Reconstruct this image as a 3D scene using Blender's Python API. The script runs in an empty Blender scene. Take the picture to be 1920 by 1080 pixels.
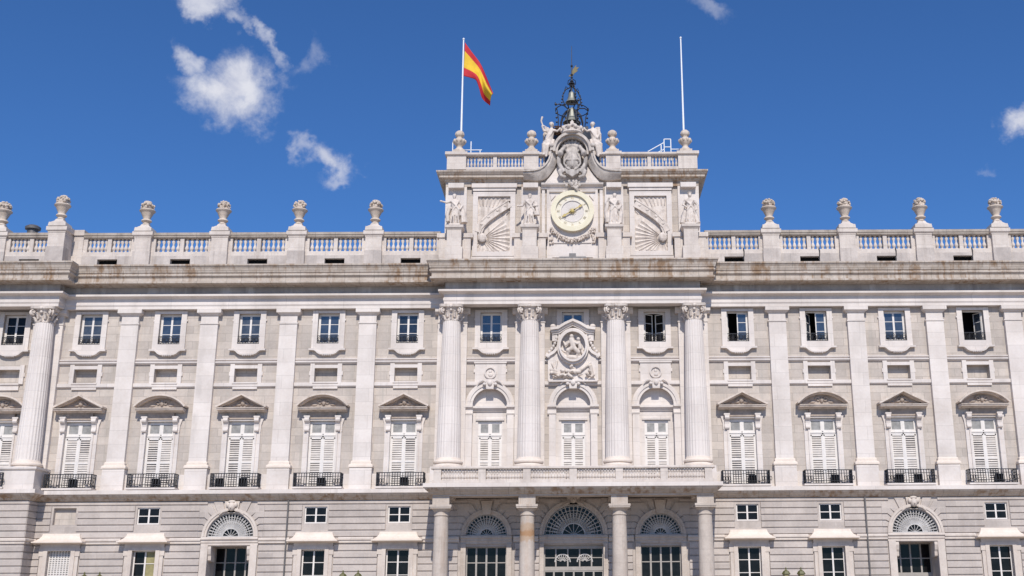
import bpy, bmesh, math, random
from mathutils import Vector, Matrix
random.seed(7)
PI = math.pi
S = bpy.context.scene
COL = S.collection

# ------------------------------------------------------------------ camera
CX, CD, CH = 0.3632, 85.918, 1.65
cam_d = bpy.data.cameras.new('camera')
cam = bpy.data.objects.new('camera', cam_d); COL.objects.link(cam); S.camera = cam
r_ = Vector((0.99995989, -0.00596526, -0.00668137)); u_ = Vector((0.00481034, -0.27157746, 0.96240456)); f_ = Vector((0.0075555, 0.9623981, 0.27153787))
# the fitted axes were (right, up, forward) with y = depth
def _axes():
    cp, sp = math.cos(0.27499058), math.sin(0.27499058); cy, sy = math.cos(0.00785055), math.sin(0.00785055)
    fw = Vector((sy*cp, cy*cp, sp)); rt = Vector((cy, -sy, 0)); up = rt.cross(fw)
    c, s = math.cos(-0.00694226), math.sin(-0.00694226)
    return rt*c + up*s, up*c - rt*s, fw
RT, UP, FW = _axes()
M = Matrix(((RT.x, UP.x, -FW.x, CX), (RT.y, UP.y, -FW.y, -CD), (RT.z, UP.z, -FW.z, CH), (0, 0, 0, 1)))
cam.matrix_world = M
cam_d.sensor_width = 36; cam_d.lens = 2107/1920*36
cam_d.shift_x = -138.379/1920
cam_d.clip_start = 0.5; cam_d.clip_end = 8000

# ------------------------------------------------------------------ light
SUN_EL, SUN_AZ = math.radians(43), math.radians(4)       # azimuth: to the right of the facade's normal
sun_dir = Vector((math.sin(SUN_AZ)*math.cos(SUN_EL), -math.cos(SUN_AZ)*math.cos(SUN_EL), math.sin(SUN_EL)))
sl = bpy.data.lights.new('sun', 'SUN'); sl.energy = 4.2; sl.angle = math.radians(0.5); sl.color = (1, .94, .86)
so = bpy.data.objects.new('sun', sl); COL.objects.link(so); so.location = (20, -60, 60)
so.rotation_euler = (-sun_dir).to_track_quat('-Z', 'Y').to_euler()
S.view_settings.view_transform = 'Standard'; S.view_settings.look = 'None'
S.view_settings.exposure = 0.0; S.view_settings.gamma = 1

W = bpy.data.worlds.new('World'); S.world = W; W.use_nodes = True
def build_world():
    nt = W.node_tree; N = nt.nodes; L = nt.links; N.clear()
    out = N.new('ShaderNodeOutputWorld'); bg = N.new('ShaderNodeBackground'); bg.inputs[1].default_value = 0.094
    sky = N.new('ShaderNodeTexSky'); sky.sky_type = 'NISHITA'; sky.sun_disc = False
    sky.sun_elevation = SUN_EL; sky.sun_rotation = PI - SUN_AZ; sky.altitude = 650; sky.air_density = 1.0; sky.dust_density = 0.25; sky.ozone_density = 2.5
    tc = N.new('ShaderNodeTexCoord'); D = tc.outputs['Generated']
    wn = N.new('ShaderNodeTexNoise'); wn.inputs['Scale'].default_value = 21; wn.inputs['Detail'].default_value = 5; wn.inputs['Roughness'].default_value = .6; L.new(D, wn.inputs['Vector'])
    ws = N.new('ShaderNodeVectorMath'); ws.operation = 'SUBTRACT'; L.new(wn.outputs['Color'], ws.inputs[0]); ws.inputs[1].default_value = (.5, .5, .5)
    wm = N.new('ShaderNodeVectorMath'); wm.operation = 'SCALE'; L.new(ws.outputs[0], wm.inputs[0]); wm.inputs['Scale'].default_value = .075
    wa = N.new('ShaderNodeVectorMath'); wa.operation = 'ADD'; L.new(D, wa.inputs[0]); L.new(wm.outputs[0], wa.inputs[1]); DW = wa.outputs[0]
    def math_(op, a, b=None, c=None):
        n = N.new('ShaderNodeMath'); n.operation = op
        for i, v in enumerate((a, b, c)):
            if v is None: continue
            if isinstance(v, (int, float)): n.inputs[i].default_value = v
            else: L.new(v, n.inputs[i])
        return n.outputs[0]
    def dot(vec):
        n = N.new('ShaderNodeVectorMath'); n.operation = 'DOT_PRODUCT'; L.new(DW, n.inputs[0]); n.inputs[1].default_value = vec; return n.outputs['Value']
    nz = N.new('ShaderNodeTexNoise'); nz.inputs['Scale'].default_value = 26; nz.inputs['Detail'].default_value = 9; nz.inputs['Roughness'].default_value = .62; nz.inputs['Distortion'].default_value = .35
    L.new(D, nz.inputs['Vector'])
    n2 = N.new('ShaderNodeTexNoise'); n2.inputs['Scale'].default_value = 70; n2.inputs['Detail'].default_value = 7; n2.inputs['Roughness'].default_value = .65
    L.new(D, n2.inputs['Vector'])
    fb = math_('ADD', math_('MULTIPLY', math_('SUBTRACT', nz.outputs[0], .5), 1.25), math_('MULTIPLY', math_('SUBTRACT', n2.outputs[0], .5), .6))
    total = None
    # (azimuth, elevation, half-width, half-height, tilt, strength, noise amount, softness), all angles in the sky, degrees
    for az, el, a, b, tilt, st, na, soft in CLOUDS:
        az, el = math.radians(az), math.radians(el)
        d = Vector((math.sin(az)*math.cos(el), math.cos(az)*math.cos(el), math.sin(el)))
        rt = Vector((math.cos(az), -math.sin(az), 0)); up = rt.cross(d)
        t = math.radians(tilt); e1 = rt*math.cos(t)+up*math.sin(t); e2 = up*math.cos(t)-rt*math.sin(t)
        x = dot(e1/math.radians(a)); y = dot(e2/math.radians(b))
        x = math_('SUBTRACT', x, e1.dot(d)/math.radians(a)); y = math_('SUBTRACT', y, e2.dot(d)/math.radians(b))
        r = math_('SQRT', math_('ADD', math_('MULTIPLY', x, x), math_('MULTIPLY', y, y)))
        v = math_('ADD', math_('SUBTRACT', 1.0, r), math_('MULTIPLY', fb, na))
        mr = N.new('ShaderNodeMapRange'); mr.interpolation_type = 'SMOOTHSTEP'; L.new(v, mr.inputs[0])
        mr.inputs[1].default_value = .12; mr.inputs[2].default_value = .12+soft; mr.inputs[3].default_value = 0; mr.inputs[4].default_value = st
        front = math_('GREATER_THAN', dot(d), .5)
        m = math_('MULTIPLY', mr.outputs[0], front)
        total = m if total is None else math_('MAXIMUM', total, m)
    mx = N.new('ShaderNodeMix'); mx.data_type = 'RGBA'
    L.new(total, mx.inputs[0])
    tn = N.new('ShaderNodeVectorMath'); tn.operation = 'MULTIPLY'; L.new(sky.outputs[0], tn.inputs[0]); tn.inputs[1].default_value = SKY_TINT; L.new(tn.outputs[0], mx.inputs[6])
    # cloud tone: white with soft grey lilac patches
    cr = N.new('ShaderNodeValToRGB'); L.new(nz.outputs[0], cr.inputs[0])
    cr.color_ramp.elements[0].position = .36; cr.color_ramp.elements[0].color = (.50, .53, .66, 1)
    cr.color_ramp.elements[1].position = .60; cr.color_ramp.elements[1].color = (.72, .73, .80, 1)
    sc = N.new('ShaderNodeVectorMath'); sc.operation = 'SCALE'; L.new(cr.outputs[0], sc.inputs[0]); sc.inputs['Scale'].default_value = CLOUD_GAIN
    L.new(sc.outputs[0], mx.inputs[7]); L.new(mx.outputs[2], bg.inputs[0]); L.new(bg.outputs[0], out.inputs[0])
SKY_TINT = (.46, .82, 1.28)      # deeper, cleaner blue of dry mountain air
CLOUD_GAIN = 11.2
CLOUDS = [(-18.3, 24.5, 2.9, 2.75, -20, .98, .75, .8), (-20.7, 25.9, 1.7, .9, -50, .7, .8, .9), (-20.2, 28.8, 2.1, 1.2, -12, .85, .9, .75), (-17.4, 27.4, 2.5, .55, -40, .55, .9, .9),
          (-14.7, 26.9, 1.6, .6, 62, .25, 1.3, 1.0), (-13.1, 21.95, 2.1, 1.15, -5, .85, 1.0, .95), (-14.7, 22.4, .8, .9, 20, .5, .9, .9), (-12.5, 21.0, 1.2, .65, 30, .5, .9, .9),
          (23.5, 22.3, 1.9, 1.5, 0, .97, .6, .75), (21.5, 20.7, .7, .35, 25, .18, 1.0, 1.0), (7.8, 29.6, 1.9, .7, -14, .32, 1.3, 1.0)]
build_world()

# ------------------------------------------------------------------ materials
def new_mat(name):
    m = bpy.data.materials.new(name); m.use_nodes = True
    nt = m.node_tree; b = nt.nodes['Principled BSDF']
    return m, nt, nt.nodes, nt.links, b
def mixc(N, L, fac, a, b, mode='MIX'):
    n = N.new('ShaderNodeMix'); n.data_type = 'RGBA'; n.blend_type = mode
    for i, v in ((0, fac), (6, a), (7, b)):
        if isinstance(v, (int, float)): n.inputs[i].default_value = v
        elif isinstance(v, tuple): n.inputs[i].default_value = (*v, 1)
        else: L.new(v, n.inputs[i])
    return n.outputs[2]
def ramp(N, L, src, p0, p1, c0=(0, 0, 0), c1=(1, 1, 1)):
    n = N.new('ShaderNodeValToRGB'); L.new(src, n.inputs[0])
    n.color_ramp.elements[0].position = p0; n.color_ramp.elements[0].color = (*c0, 1)
    n.color_ramp.elements[1].position = p1; n.color_ramp.elements[1].color = (*c1, 1)
    return n.outputs[0]
def stone(name, base, alt, rough=.85, patch=.35, streak=0, streak_col=(.2, .15, .11), streak_w=2.2, joints=None, joint_amt=.35, light_streak=0, bump=.25, grime=0.0, block_var=.0, sthr=(.5, .68), stain=None):
    m, nt, N, L, b = new_mat(name)
    g = N.new('ShaderNodeNewGeometry'); P = g.outputs['Position']
    def noise(scale, detail=5, rough_=.55, map_=None):
        n = N.new('ShaderNodeTexNoise'); n.inputs['Scale'].default_value = scale; n.inputs['Detail'].default_value = detail; n.inputs['Roughness'].default_value = rough_
        if map_:
            mp = N.new('ShaderNodeMapping'); mp.inputs['Scale'].default_value = map_; L.new(P, mp.inputs[0]); L.new(mp.outputs[0], n.inputs['Vector'])
        else: L.new(P, n.inputs['Vector'])
        return n.outputs[0]
    c = mixc(N, L, ramp(N, L, noise(patch, 6, .6), .38, .64), base, alt)
    fine = noise(5.5, 8, .7)
    c = mixc(N, L, ramp(N, L, fine, .3, .75), c, (.86, .85, .84), 'MULTIPLY') if False else mixc(N, L, .09, c, ramp(N, L, fine, .3, .72), 'OVERLAY')
    if joints:
        sp = N.new('ShaderNodeSeparateXYZ'); L.new(P, sp.inputs[0]); cb = N.new('ShaderNodeCombineXYZ'); L.new(sp.outputs[0], cb.inputs[0]); L.new(sp.outputs[2], cb.inputs[1])
        br = N.new('ShaderNodeTexBrick'); L.new(cb.outputs[0], br.inputs['Vector']); br.inputs['Scale'].default_value = 1
        br.inputs['Brick Width'].default_value = joints[0]; br.inputs['Row Height'].default_value = joints[1]; br.inputs['Mortar Size'].default_value = .022; br.inputs['Mortar Smooth'].default_value = .3
        br.inputs['Color1'].default_value = (1-block_var, 1-block_var, 1-block_var*.95, 1); br.inputs['Color2'].default_value = (1, 1, 1, 1); br.inputs['Mortar'].default_value = (1-joint_amt, 1-joint_amt, 1-joint_amt, 1)
        c = mixc(N, L, 1.0, c, br.outputs[0], 'MULTIPLY')
    if streak:
        s = noise(1, 6, .6, (streak_w, streak_w, .13))
        s2 = noise(.45, 4, .6)
        f = N.new('ShaderNodeMath'); f.operation = 'MULTIPLY'; L.new(ramp(N, L, s, sthr[0], sthr[1]), f.inputs[0]); L.new(ramp(N, L, s2, .38, .58), f.inputs[1])
        f2 = N.new('ShaderNodeMath'); f2.operation = 'MULTIPLY'; L.new(f.outputs[0], f2.inputs[0]); f2.inputs[1].default_value = streak
        c = mixc(N, L, f2.outputs[0], c, streak_col)
    if light_streak:
        s = noise(1, 5, .55, (1.3, 1.3, .25)); f2 = N.new('ShaderNodeMath'); f2.operation = 'MULTIPLY'; L.new(ramp(N, L, s, .53, .66), f2.inputs[0]); f2.inputs[1].default_value = light_streak
        c = mixc(N, L, f2.outputs[0], c, (.62, .60, .58))
    if grime:
        s = noise(1.7, 7, .65); f2 = N.new('ShaderNodeMath'); f2.operation = 'MULTIPLY'; L.new(ramp(N, L, s, .54, .7), f2.inputs[0]); f2.inputs[1].default_value = grime
        c = mixc(N, L, f2.outputs[0], c, (.16, .13, .105))
    if stain:
        # one rust stain with an uneven outline at a fixed height
        sp2 = N.new('ShaderNodeSeparateXYZ'); L.new(P, sp2.inputs[0])
        wz = N.new('ShaderNodeMath'); wz.operation = 'MULTIPLY_ADD'; L.new(noise(1.1, 5, .6), wz.inputs[0]); wz.inputs[1].default_value = 1.6; L.new(sp2.outputs[2], wz.inputs[2])
        for lo, hi, amt, colr in ((stain[0]+.5, stain[1]+1.0, .75, (.42, .29, .19)), (stain[0]+.9, stain[1]+.5, .8, (.36, .20, .10))):
            a_ = N.new('ShaderNodeMapRange'); a_.interpolation_type = 'SMOOTHSTEP'; L.new(wz.outputs[0], a_.inputs[0]); a_.inputs[1].default_value = lo; a_.inputs[2].default_value = lo+.18
            b_ = N.new('ShaderNodeMapRange'); b_.interpolation_type = 'SMOOTHSTEP'; L.new(wz.outputs[0], b_.inputs[0]); b_.inputs[1].default_value = hi+.25; b_.inputs[2].default_value = hi
            f3 = N.new('ShaderNodeMath'); f3.operation = 'MULTIPLY'; L.new(a_.outputs[0], f3.inputs[0]); L.new(b_.outputs[0], f3.inputs[1])
            f4 = N.new('ShaderNodeMath'); f4.operation = 'MULTIPLY'; L.new(f3.outputs[0], f4.inputs[0]); f4.inputs[1].default_value = amt
            c = mixc(N, L, f4.outputs[0], c, colr)
    L.new(c, b.inputs['Base Color']); b.inputs['Roughness'].default_value = rough; b.inputs['Specular IOR Level'].default_value = .25
    bp = N.new('ShaderNodeBump'); bp.inputs['Strength'].default_value = bump; bp.inputs['Distance'].default_value = .05; L.new(noise(7, 6, .6), bp.inputs['Height']); L.new(bp.outputs[0], b.inputs['Normal'])
    return m
def plain(name, col, rough=.6, metal=0, spec=.5, var=.15, ior=1.5):
    m, nt, N, L, b = new_mat(name)
    g = N.new('ShaderNodeNewGeometry'); n = N.new('ShaderNodeTexNoise'); n.inputs['Scale'].default_value = 3; n.inputs['Detail'].default_value = 5; L.new(g.outputs['Position'], n.inputs['Vector'])
    c = mixc(N, L, ramp(N, L, n.outputs[0], .35, .68), tuple(v*(1-var) for v in col), tuple(min(1, v*(1+var)) for v in col))
    L.new(c, b.inputs['Base Color']); b.inputs['Roughness'].default_value = rough; b.inputs['Metallic'].default_value = metal; b.inputs['Specular IOR Level'].default_value = spec; b.inputs['IOR'].default_value = ior
    return m
MT = dict(
    white=stone('white_limestone', (.745, .68, .63), (.635, .57, .52), joints=(4.5, 1.05), joint_amt=.2, block_var=.09, streak=.6, streak_col=(.50, .45, .41), streak_w=1.5, bump=.12),
    column=stone('column_limestone', (.75, .685, .635), (.675, .61, .56), joints=(40, 1.35), joint_amt=.16, block_var=.05, streak=.4, streak_col=(.52, .47, .44), streak_w=1.2, bump=.12),
    wall=stone('grey_ashlar', (.60, .528, .462), (.50, .438, .382), patch=.5, joints=(1.7, .62), joint_amt=.32, block_var=.2, streak=.55, streak_col=(.36, .33, .29), bump=.2),
    base=stone('rusticated_granite', (.56, .495, .445), (.47, .415, .375), patch=.45, joints=(2.6, .5), joint_amt=.0, block_var=.16, streak=.45, streak_col=(.36, .31, .27), bump=.2),
    cornice=stone('weathered_cornice', (.53, .465, .405), (.43, .365, .305), patch=.8, joints=(1.15, 9), joint_amt=.35, streak=.9, streak_col=(.27, .17, .10), streak_w=2.8, bump=.3, grime=.35, sthr=(.46, .62)),
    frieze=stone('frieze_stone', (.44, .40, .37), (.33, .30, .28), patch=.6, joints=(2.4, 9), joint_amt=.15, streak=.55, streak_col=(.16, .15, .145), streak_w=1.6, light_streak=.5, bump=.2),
    parapet=stone('parapet_stone', (.66, .59, .53), (.55, .485, .435), patch=.7, joints=(1.9, .72), joint_amt=.15, streak=.5, streak_col=(.38, .33, .29), bump=.2, grime=.10),
    rail=stone('handrail_stone', (.44, .385, .33), (.34, .295, .25), patch=1.2, joints=(1.6, 9), joint_amt=.3, streak=.4, bump=.3, grime=.5),
    plinthstone=stone('parapet_plinth_stone', (.60, .535, .485), (.46, .41, .375), patch=.8, joints=(1.6, 9), joint_amt=.2, block_var=.14, streak=.6, streak_col=(.33, .28, .245), bump=.2),
    urn=stone('urn_stone', (.62, .53, .45), (.50, .42, .345), patch=1.6, grime=.35, bump=.4),
    statue=stone('statue_limestone', (.70, .625, .56), (.58, .51, .455), patch=1.8, streak=.7, streak_col=(.27, .22, .18), streak_w=3, bump=.35, grime=.35),
    pedim=stone('pediment_stone', (.67, .58, .505), (.56, .485, .42), patch=1.5, streak=.5, streak_col=(.25, .19, .15), bump=.3, grime=.3),
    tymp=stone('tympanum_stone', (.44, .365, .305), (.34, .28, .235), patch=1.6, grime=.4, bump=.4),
    portico=stone('portico_granite', (.56, .49, .43), (.47, .405, .35), patch=.5, joints=(1.4, .9), joint_amt=.12, streak=.45, streak_col=(.30, .20, .135), bump=.25, grime=.2),
    rust=stone('rust_stained_granite', (.56, .49, .43), (.47, .405, .35), patch=.5, streak=.4, streak_col=(.36, .2, .10), streak_w=1.4, bump=.25, stain=(6.1, 7.0)),
    cream=stone('cream_hood_stone', (.74, .645, .56), (.67, .58, .50), patch=1.2, bump=.15),
    crest=stone('crest_limestone', (.60, .54, .485), (.46, .41, .37), patch=1.5, streak=.6, streak_col=(.25, .22, .2), streak_w=2.2, bump=.35, grime=.4),
    shield=stone('weathered_shield', (.54, .49, .45), (.38, .345, .315), patch=1.8, streak=.7, streak_col=(.20, .175, .16), streak_w=2.6, bump=.35, grime=.5),
    clockwhite=stone('clock_dial', (.74, .69, .58), (.69, .64, .54), patch=1.5, bump=.05),
    clockring=stone('clock_ring', (.76, .70, .54), (.70, .64, .48), patch=1.5, bump=.08),
    dial=stone('lilac_dial', (.67, .62, .575), (.61, .565, .53), patch=1.5, bump=.05),
    palegranite=stone('pale_granite', (.635, .56, .495), (.55, .48, .425), patch=.7, streak=.5, streak_col=(.42, .36, .31), bump=.2, grime=.1),
    oldgold=plain('old_gilt', (.16, .125, .045), .6, .1),
    palegold=plain('faded_gilt', (.60, .53, .38), .6), handgold=plain('dull_gilt', (.44, .34, .11), .5, .1),
    gold=plain('gilt', (.50, .36, .09), .45, .3),
    paint=plain('white_paint', (.73, .685, .64), .5, var=.04),
    shutback=plain('shaded_shutter_back', (.30, .275, .255), .7, var=.1),  # louvre paint darkened: shade behind the slats put into the colour
    louvre=plain('pale_louvre_paint', (.57, .52, .475), .6, var=.1),
    louvre_grey=plain('grey_glass_blind', (.30, .295, .285), .5, var=.2, spec=.2),
    greyframe=plain('grey_door_paint', (.36, .33, .30), .55, var=.08),
    glass=plain('window_glass', (.010, .010, .011), .05, spec=.22, var=.3, ior=1.45),
    glassgrey=plain('grey_sky_glass', (.06, .065, .072), .06, spec=.7, var=.3, ior=1.65), glassdark=plain('dark_sky_glass', (.022, .027, .036), .04, spec=.6, var=.35, ior=1.6),  # greyer and darker variants of the painted sky reflection
    skyglass=plain('sky_window_glass', (.042, .052, .07), .05, spec=.7, var=.25, ior=1.75),  # upper panes: tint of the reflected sky put into the base colour
    curtain=plain('ochre_curtain', (.30, .265, .13), .8),
    dark=plain('dark_interior', (.012, .011, .011), .9, spec=.1),
    iron=plain('wrought_iron', (.035, .035, .04), .5, .4),
    greyiron=plain('pale_grille_iron', (.50, .48, .46), .6, var=.12),
    bronze=plain('bell_bronze', (.27, .27, .23), .5, .35),
    lead=plain('dark_lead', (.05, .055, .065), .55, .2),
    polew=plain('white_pole_paint', (.80, .82, .84), .35, var=.03),
    red=plain('flag_red', (.50, .016, .025), .75, var=.1),
    yellow=plain('flag_yellow', (.70, .44, .02), .75, var=.08),
    plaza=stone('plaza_granite', (.43, .37, .305), (.38, .325, .27), patch=.2, joints=None, bump=.2),
    roof=plain('roof_slab', (.30, .29, .28), .8),
    pipe=plain('pipe_metal', (.16, .15, .145), .5, .3),
    lampgreen=plain('lamp_paint', (.10, .095, .03), .5), lampglass=plain('lamp_glass', (.30, .27, .14), .2),
    nest=plain('dry_twigs', (.13, .07, .045), .9, var=.4),
)

# ------------------------------------------------------------------ mesh builder
class MB:
    def __init__(s): s.v = []; s.f = []; s.mi = []
    def add(s, vs, fs, mi=0):
        o = len(s.v); s.v += [tuple(v) for v in vs]; s.f += [tuple(i+o for i in f) for f in fs]; s.mi += [mi]*len(fs)
    def box(s, x0, x1, y0, y1, z0, z1, mi=0):
        s.add([(x0, y0, z0), (x1, y0, z0), (x1, y1, z0), (x0, y1, z0), (x0, y0, z1), (x1, y0, z1), (x1, y1, z1), (x0, y1, z1)],
              [(0, 3, 2, 1), (4, 5, 6, 7), (0, 1, 5, 4), (1, 2, 6, 5), (2, 3, 7, 6), (3, 0, 4, 7)], mi)
    def frustum(s, x, y, z0, z1, a0, b0, a1, b1):
        s.add([(x-a0, y-b0, z0), (x+a0, y-b0, z0), (x+a0, y+b0, z0), (x-a0, y+b0, z0), (x-a1, y-b1, z1), (x+a1, y-b1, z1), (x+a1, y+b1, z1), (x-a1, y+b1, z1)],
              [(0, 3, 2, 1), (4, 5, 6, 7), (0, 1, 5, 4), (1, 2, 6, 5), (2, 3, 7, 6), (3, 0, 4, 7)])
    def prism(s, poly, y0, y1, mi=0):
        n = len(poly); vs = [(x, y0, z) for x, z in poly]+[(x, y1, z) for x, z in poly]
        fs = [tuple(range(n)), tuple(range(2*n-1, n-1, -1))]+[(i, i+n, (i+1) % n+n, (i+1) % n) for i in range(n)]
        s.add(vs, fs, mi)
    def extx(s, prof, x0, x1):
        n = len(prof); vs = [(x0, y, z) for y, z in prof]+[(x1, y, z) for y, z in prof]
        s.add(vs, [tuple(range(n)), tuple(range(2*n-1, n-1, -1))]+[(i, i+n, (i+1) % n+n, (i+1) % n) for i in range(n)])
    def sweep(s, path, prof, caps=True):
        P = [Vector((x, y)) for x, y in path]; n = len(P); k = len(prof); vs = []
        for i in range(n):
            dirs = []
            if i > 0: dirs.append((P[i]-P[i-1]).normalized())
            if i < n-1: dirs.append((P[i+1]-P[i]).normalized())
            ns = [Vector((d.y, -d.x)) for d in dirs]
            if len(ns) == 1: m = ns[0]
            else: m = (ns[0]+ns[1]); m = m/max(.2, (1+ns[0].dot(ns[1])))
            for o, z in prof: vs.append((P[i].x+m.x*o, P[i].y+m.y*o, z))
        fs = []
        for i in range(n-1):
            for j in range(k-1): fs.append((i*k+j, (i+1)*k+j, (i+1)*k+j+1, i*k+j+1))
        if caps: fs += [tuple(range(k)), tuple((n-1)*k+j for j in range(k-1, -1, -1))]
        s.add(vs, fs)
    def lathe(s, prof, n=24, c=(0, 0, 0), mod=None, a0=0, a1=2*PI, cap=True):
        vs = []; k = len(prof)
        for i in range(n):
            a = a0+(a1-a0)*i/n
            q = mod(i) if mod else 1
            for r, z in prof: vs.append((c[0]+r*q*math.cos(a), c[1]+r*q*math.sin(a), c[2]+z))
        fs = [(i*k+j, ((i+1) % n)*k+j, ((i+1) % n)*k+j+1, i*k+j+1) for i in range(n) for j in range(k-1)]
        if cap: fs += [tuple(i*k for i in range(n-1, -1, -1)), tuple(i*k+k-1 for i in range(n))]
        s.add(vs, fs)
    def tube(s, pts, r, n=6, r1=None, mi=0):
        P = [Vector(p) for p in pts]; vs = []; k = len(P); ref = Vector((0, 1, 0))
        for i, p in enumerate(P):
            d = (P[min(i+1, k-1)]-P[max(i-1, 0)]).normalized()
            a = d.cross(ref)
            if a.length < .1: a = d.cross(Vector((1, 0, 0)))
            a.normalize(); b = d.cross(a).normalized()
            rr = r if r1 is None else r+(r1-r)*i/max(1, k-1)
            for j in range(n):
                t = 2*PI*j/n; vs.append(p+a*rr*math.cos(t)+b*rr*math.sin(t))
        fs = [(i*n+j, i*n+(j+1) % n, (i+1)*n+(j+1) % n, (i+1)*n+j) for i in range(k-1) for j in range(n)]
        fs += [tuple(range(n-1, -1, -1)), tuple((k-1)*n+j for j in range(n))]
        s.add(vs, fs, mi)
    def ball(s, c, r, n=10, m=6):
        rx, ry, rz = (r, r, r) if isinstance(r, (int, float)) else r
        vs = [(c[0], c[1], c[2]-rz)]
        for i in range(1, m):
            t = -PI/2+PI*i/m
            for j in range(n):
                a = 2*PI*j/n; vs.append((c[0]+rx*math.cos(t)*math.cos(a), c[1]+ry*math.cos(t)*math.sin(a), c[2]+rz*math.sin(t)))
        vs.append((c[0], c[1], c[2]+rz)); e = len(vs)-1
        fs = [(0, 1+(j+1) % n, 1+j) for j in range(n)]
        for i in range(m-2):
            for j in range(n): fs.append((1+i*n+j, 1+i*n+(j+1) % n, 1+(i+1)*n+(j+1) % n, 1+(i+1)*n+j))
        fs += [(e, 1+(m-2)*n+j, 1+(m-2)*n+(j+1) % n) for j in range(n)]
        s.add(vs, fs)
    def arc(s, cx, cz, r0, r1, y0, y1, a0=0, a1=PI, n=24, ez=1.0):
        vs = []
        for i in range(n+1):
            a = a0+(a1-a0)*i/n; c, q = math.cos(a), math.sin(a)*ez
            for r, y in ((r0, y0), (r1, y0), (r1, y1), (r0, y1)): vs.append((cx+r*c, y, cz+r*q))
        fs = [(i*4+j, i*4+(j+1) % 4, i*4+4+(j+1) % 4, i*4+4+j) for i in range(n) for j in range(4)]+[(3, 2, 1, 0), (n*4, n*4+1, n*4+2, n*4+3)]
        s.add(vs, fs)
    def ribbon(s, pts, w, y0, y1):
        """band of width w following a curve in the facade plane, from y0 to y1"""
        P = [Vector((a, b)) for a, b in pts]; A = []; B = []
        for i, p in enumerate(P):
            d = (P[min(i+1, len(P)-1)]-P[max(i-1, 0)]).normalized(); nn = Vector((-d.y, d.x))
            ww = w[i] if isinstance(w, (list, tuple)) else w
            A.append(p+nn*ww/2); B.append(p-nn*ww/2)
        k = len(P); vs = []
        for i in range(k): vs += [(A[i].x, y0, A[i].y), (B[i].x, y0, B[i].y), (B[i].x, y1, B[i].y), (A[i].x, y1, A[i].y)]
        fs = [(i*4+j, i*4+(j+1) % 4, i*4+4+(j+1) % 4, i*4+4+j) for i in range(k-1) for j in range(4)]+[(3, 2, 1, 0), (k*4-4, k*4-3, k*4-2, k*4-1)]
        s.add(vs, fs)
    def wall(s, x0, x1, z0, z1, yf, yb, holes):
        """front sheet with rectangular openings and their reveals"""
        xs = sorted({x0, x1, *[h[0] for h in holes], *[h[1] for h in holes]}); xs = [x for x in xs if x0 <= x <= x1]
        zs = sorted({z0, z1, *[h[2] for h in holes], *[h[3] for h in holes]}); zs = [z for z in zs if z0 <= z <= z1]
        def solid(i, j):
            if i < 0 or j < 0 or i >= len(xs)-1 or j >= len(zs)-1: return True
            cx, cz = (xs[i]+xs[i+1])/2, (zs[j]+zs[j+1])/2
            return not any(h[0] < cx < h[1] and h[2] < cz < h[3] for h in holes)
        for i in range(len(xs)-1):
            for j in range(len(zs)-1):
                a, b, c, d = xs[i], xs[i+1], zs[j], zs[j+1]
                if solid(i, j): s.add([(a, yf, c), (b, yf, c), (b, yf, d), (a, yf, d)], [(0, 1, 2, 3)])
                else:
                    if solid(i-1, j): s.add([(a, yf, c), (a, yb, c), (a, yb, d), (a, yf, d)], [(0, 3, 2, 1)])
                    if solid(i+1, j): s.add([(b, yf, c), (b, yb, c), (b, yb, d), (b, yf, d)], [(0, 1, 2, 3)])
                    if solid(i, j-1): s.add([(a, yf, c), (b, yf, c), (b, yb, c), (a, yb, c)], [(0, 1, 2, 3)])
                    if solid(i, j+1): s.add([(a, yf, d), (b, yf, d), (b, yb, d), (a, yb, d)], [(0, 3, 2, 1)])
    def spandrel(s, cx, zs, r, yf, yb, n=24):
        for i in range(n):
            a, b = PI*i/n, PI*(i+1)/n
            p, q = (cx+r*math.cos(a), zs+r*math.sin(a)), (cx+r*math.cos(b), zs+r*math.sin(b))
            s.add([(p[0], yf, p[1]), (p[0], yf, zs+r+.001), (q[0], yf, zs+r+.001), (q[0], yf, q[1]), (p[0], yb, p[1]), (q[0], yb, q[1])], [(0, 1, 2, 3), (0, 3, 5, 4)])
    def build_pieces(s, name, mat, parent=None, tol=.03, smooth=None):
        """pieces that stand apart become objects of their own"""
        par = list(range(len(s.v)))
        def find(a):
            while par[a] != a: par[a] = par[par[a]]; a = par[a]
            return a
        for f in s.f:
            for i in f[1:]: par[find(i)] = find(f[0])
        bb = {}
        for i, v in enumerate(s.v):
            r = find(i); b = bb.get(r)
            if b is None: bb[r] = [list(v), list(v)]
            else:
                for k in range(3): b[0][k] = min(b[0][k], v[k]); b[1][k] = max(b[1][k], v[k])
        keys = list(bb); gp = {k: k for k in keys}
        def gf(a):
            while gp[a] != a: a = gp[a]
            return a
        for i, a in enumerate(keys):
            for b in keys[i+1:]:
                if all(bb[a][0][k] <= bb[b][1][k]+tol and bb[b][0][k] <= bb[a][1][k]+tol for k in range(3)):
                    ra, rb = gf(a), gf(b)
                    if ra != rb: gp[rb] = ra
        groups = {}
        for f in s.f: groups.setdefault(gf(find(f[0])), []).append(f)
        out = []
        for fs in groups.values():
            m = MB(); mp = {}
            for f in fs:
                for i in f:
                    if i not in mp: mp[i] = len(m.v); m.v.append(s.v[i])
                m.f.append(tuple(mp[i] for i in f)); m.mi.append(0)
            out.append(m.build(name, mat, parent, smooth=smooth))
        return out
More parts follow.
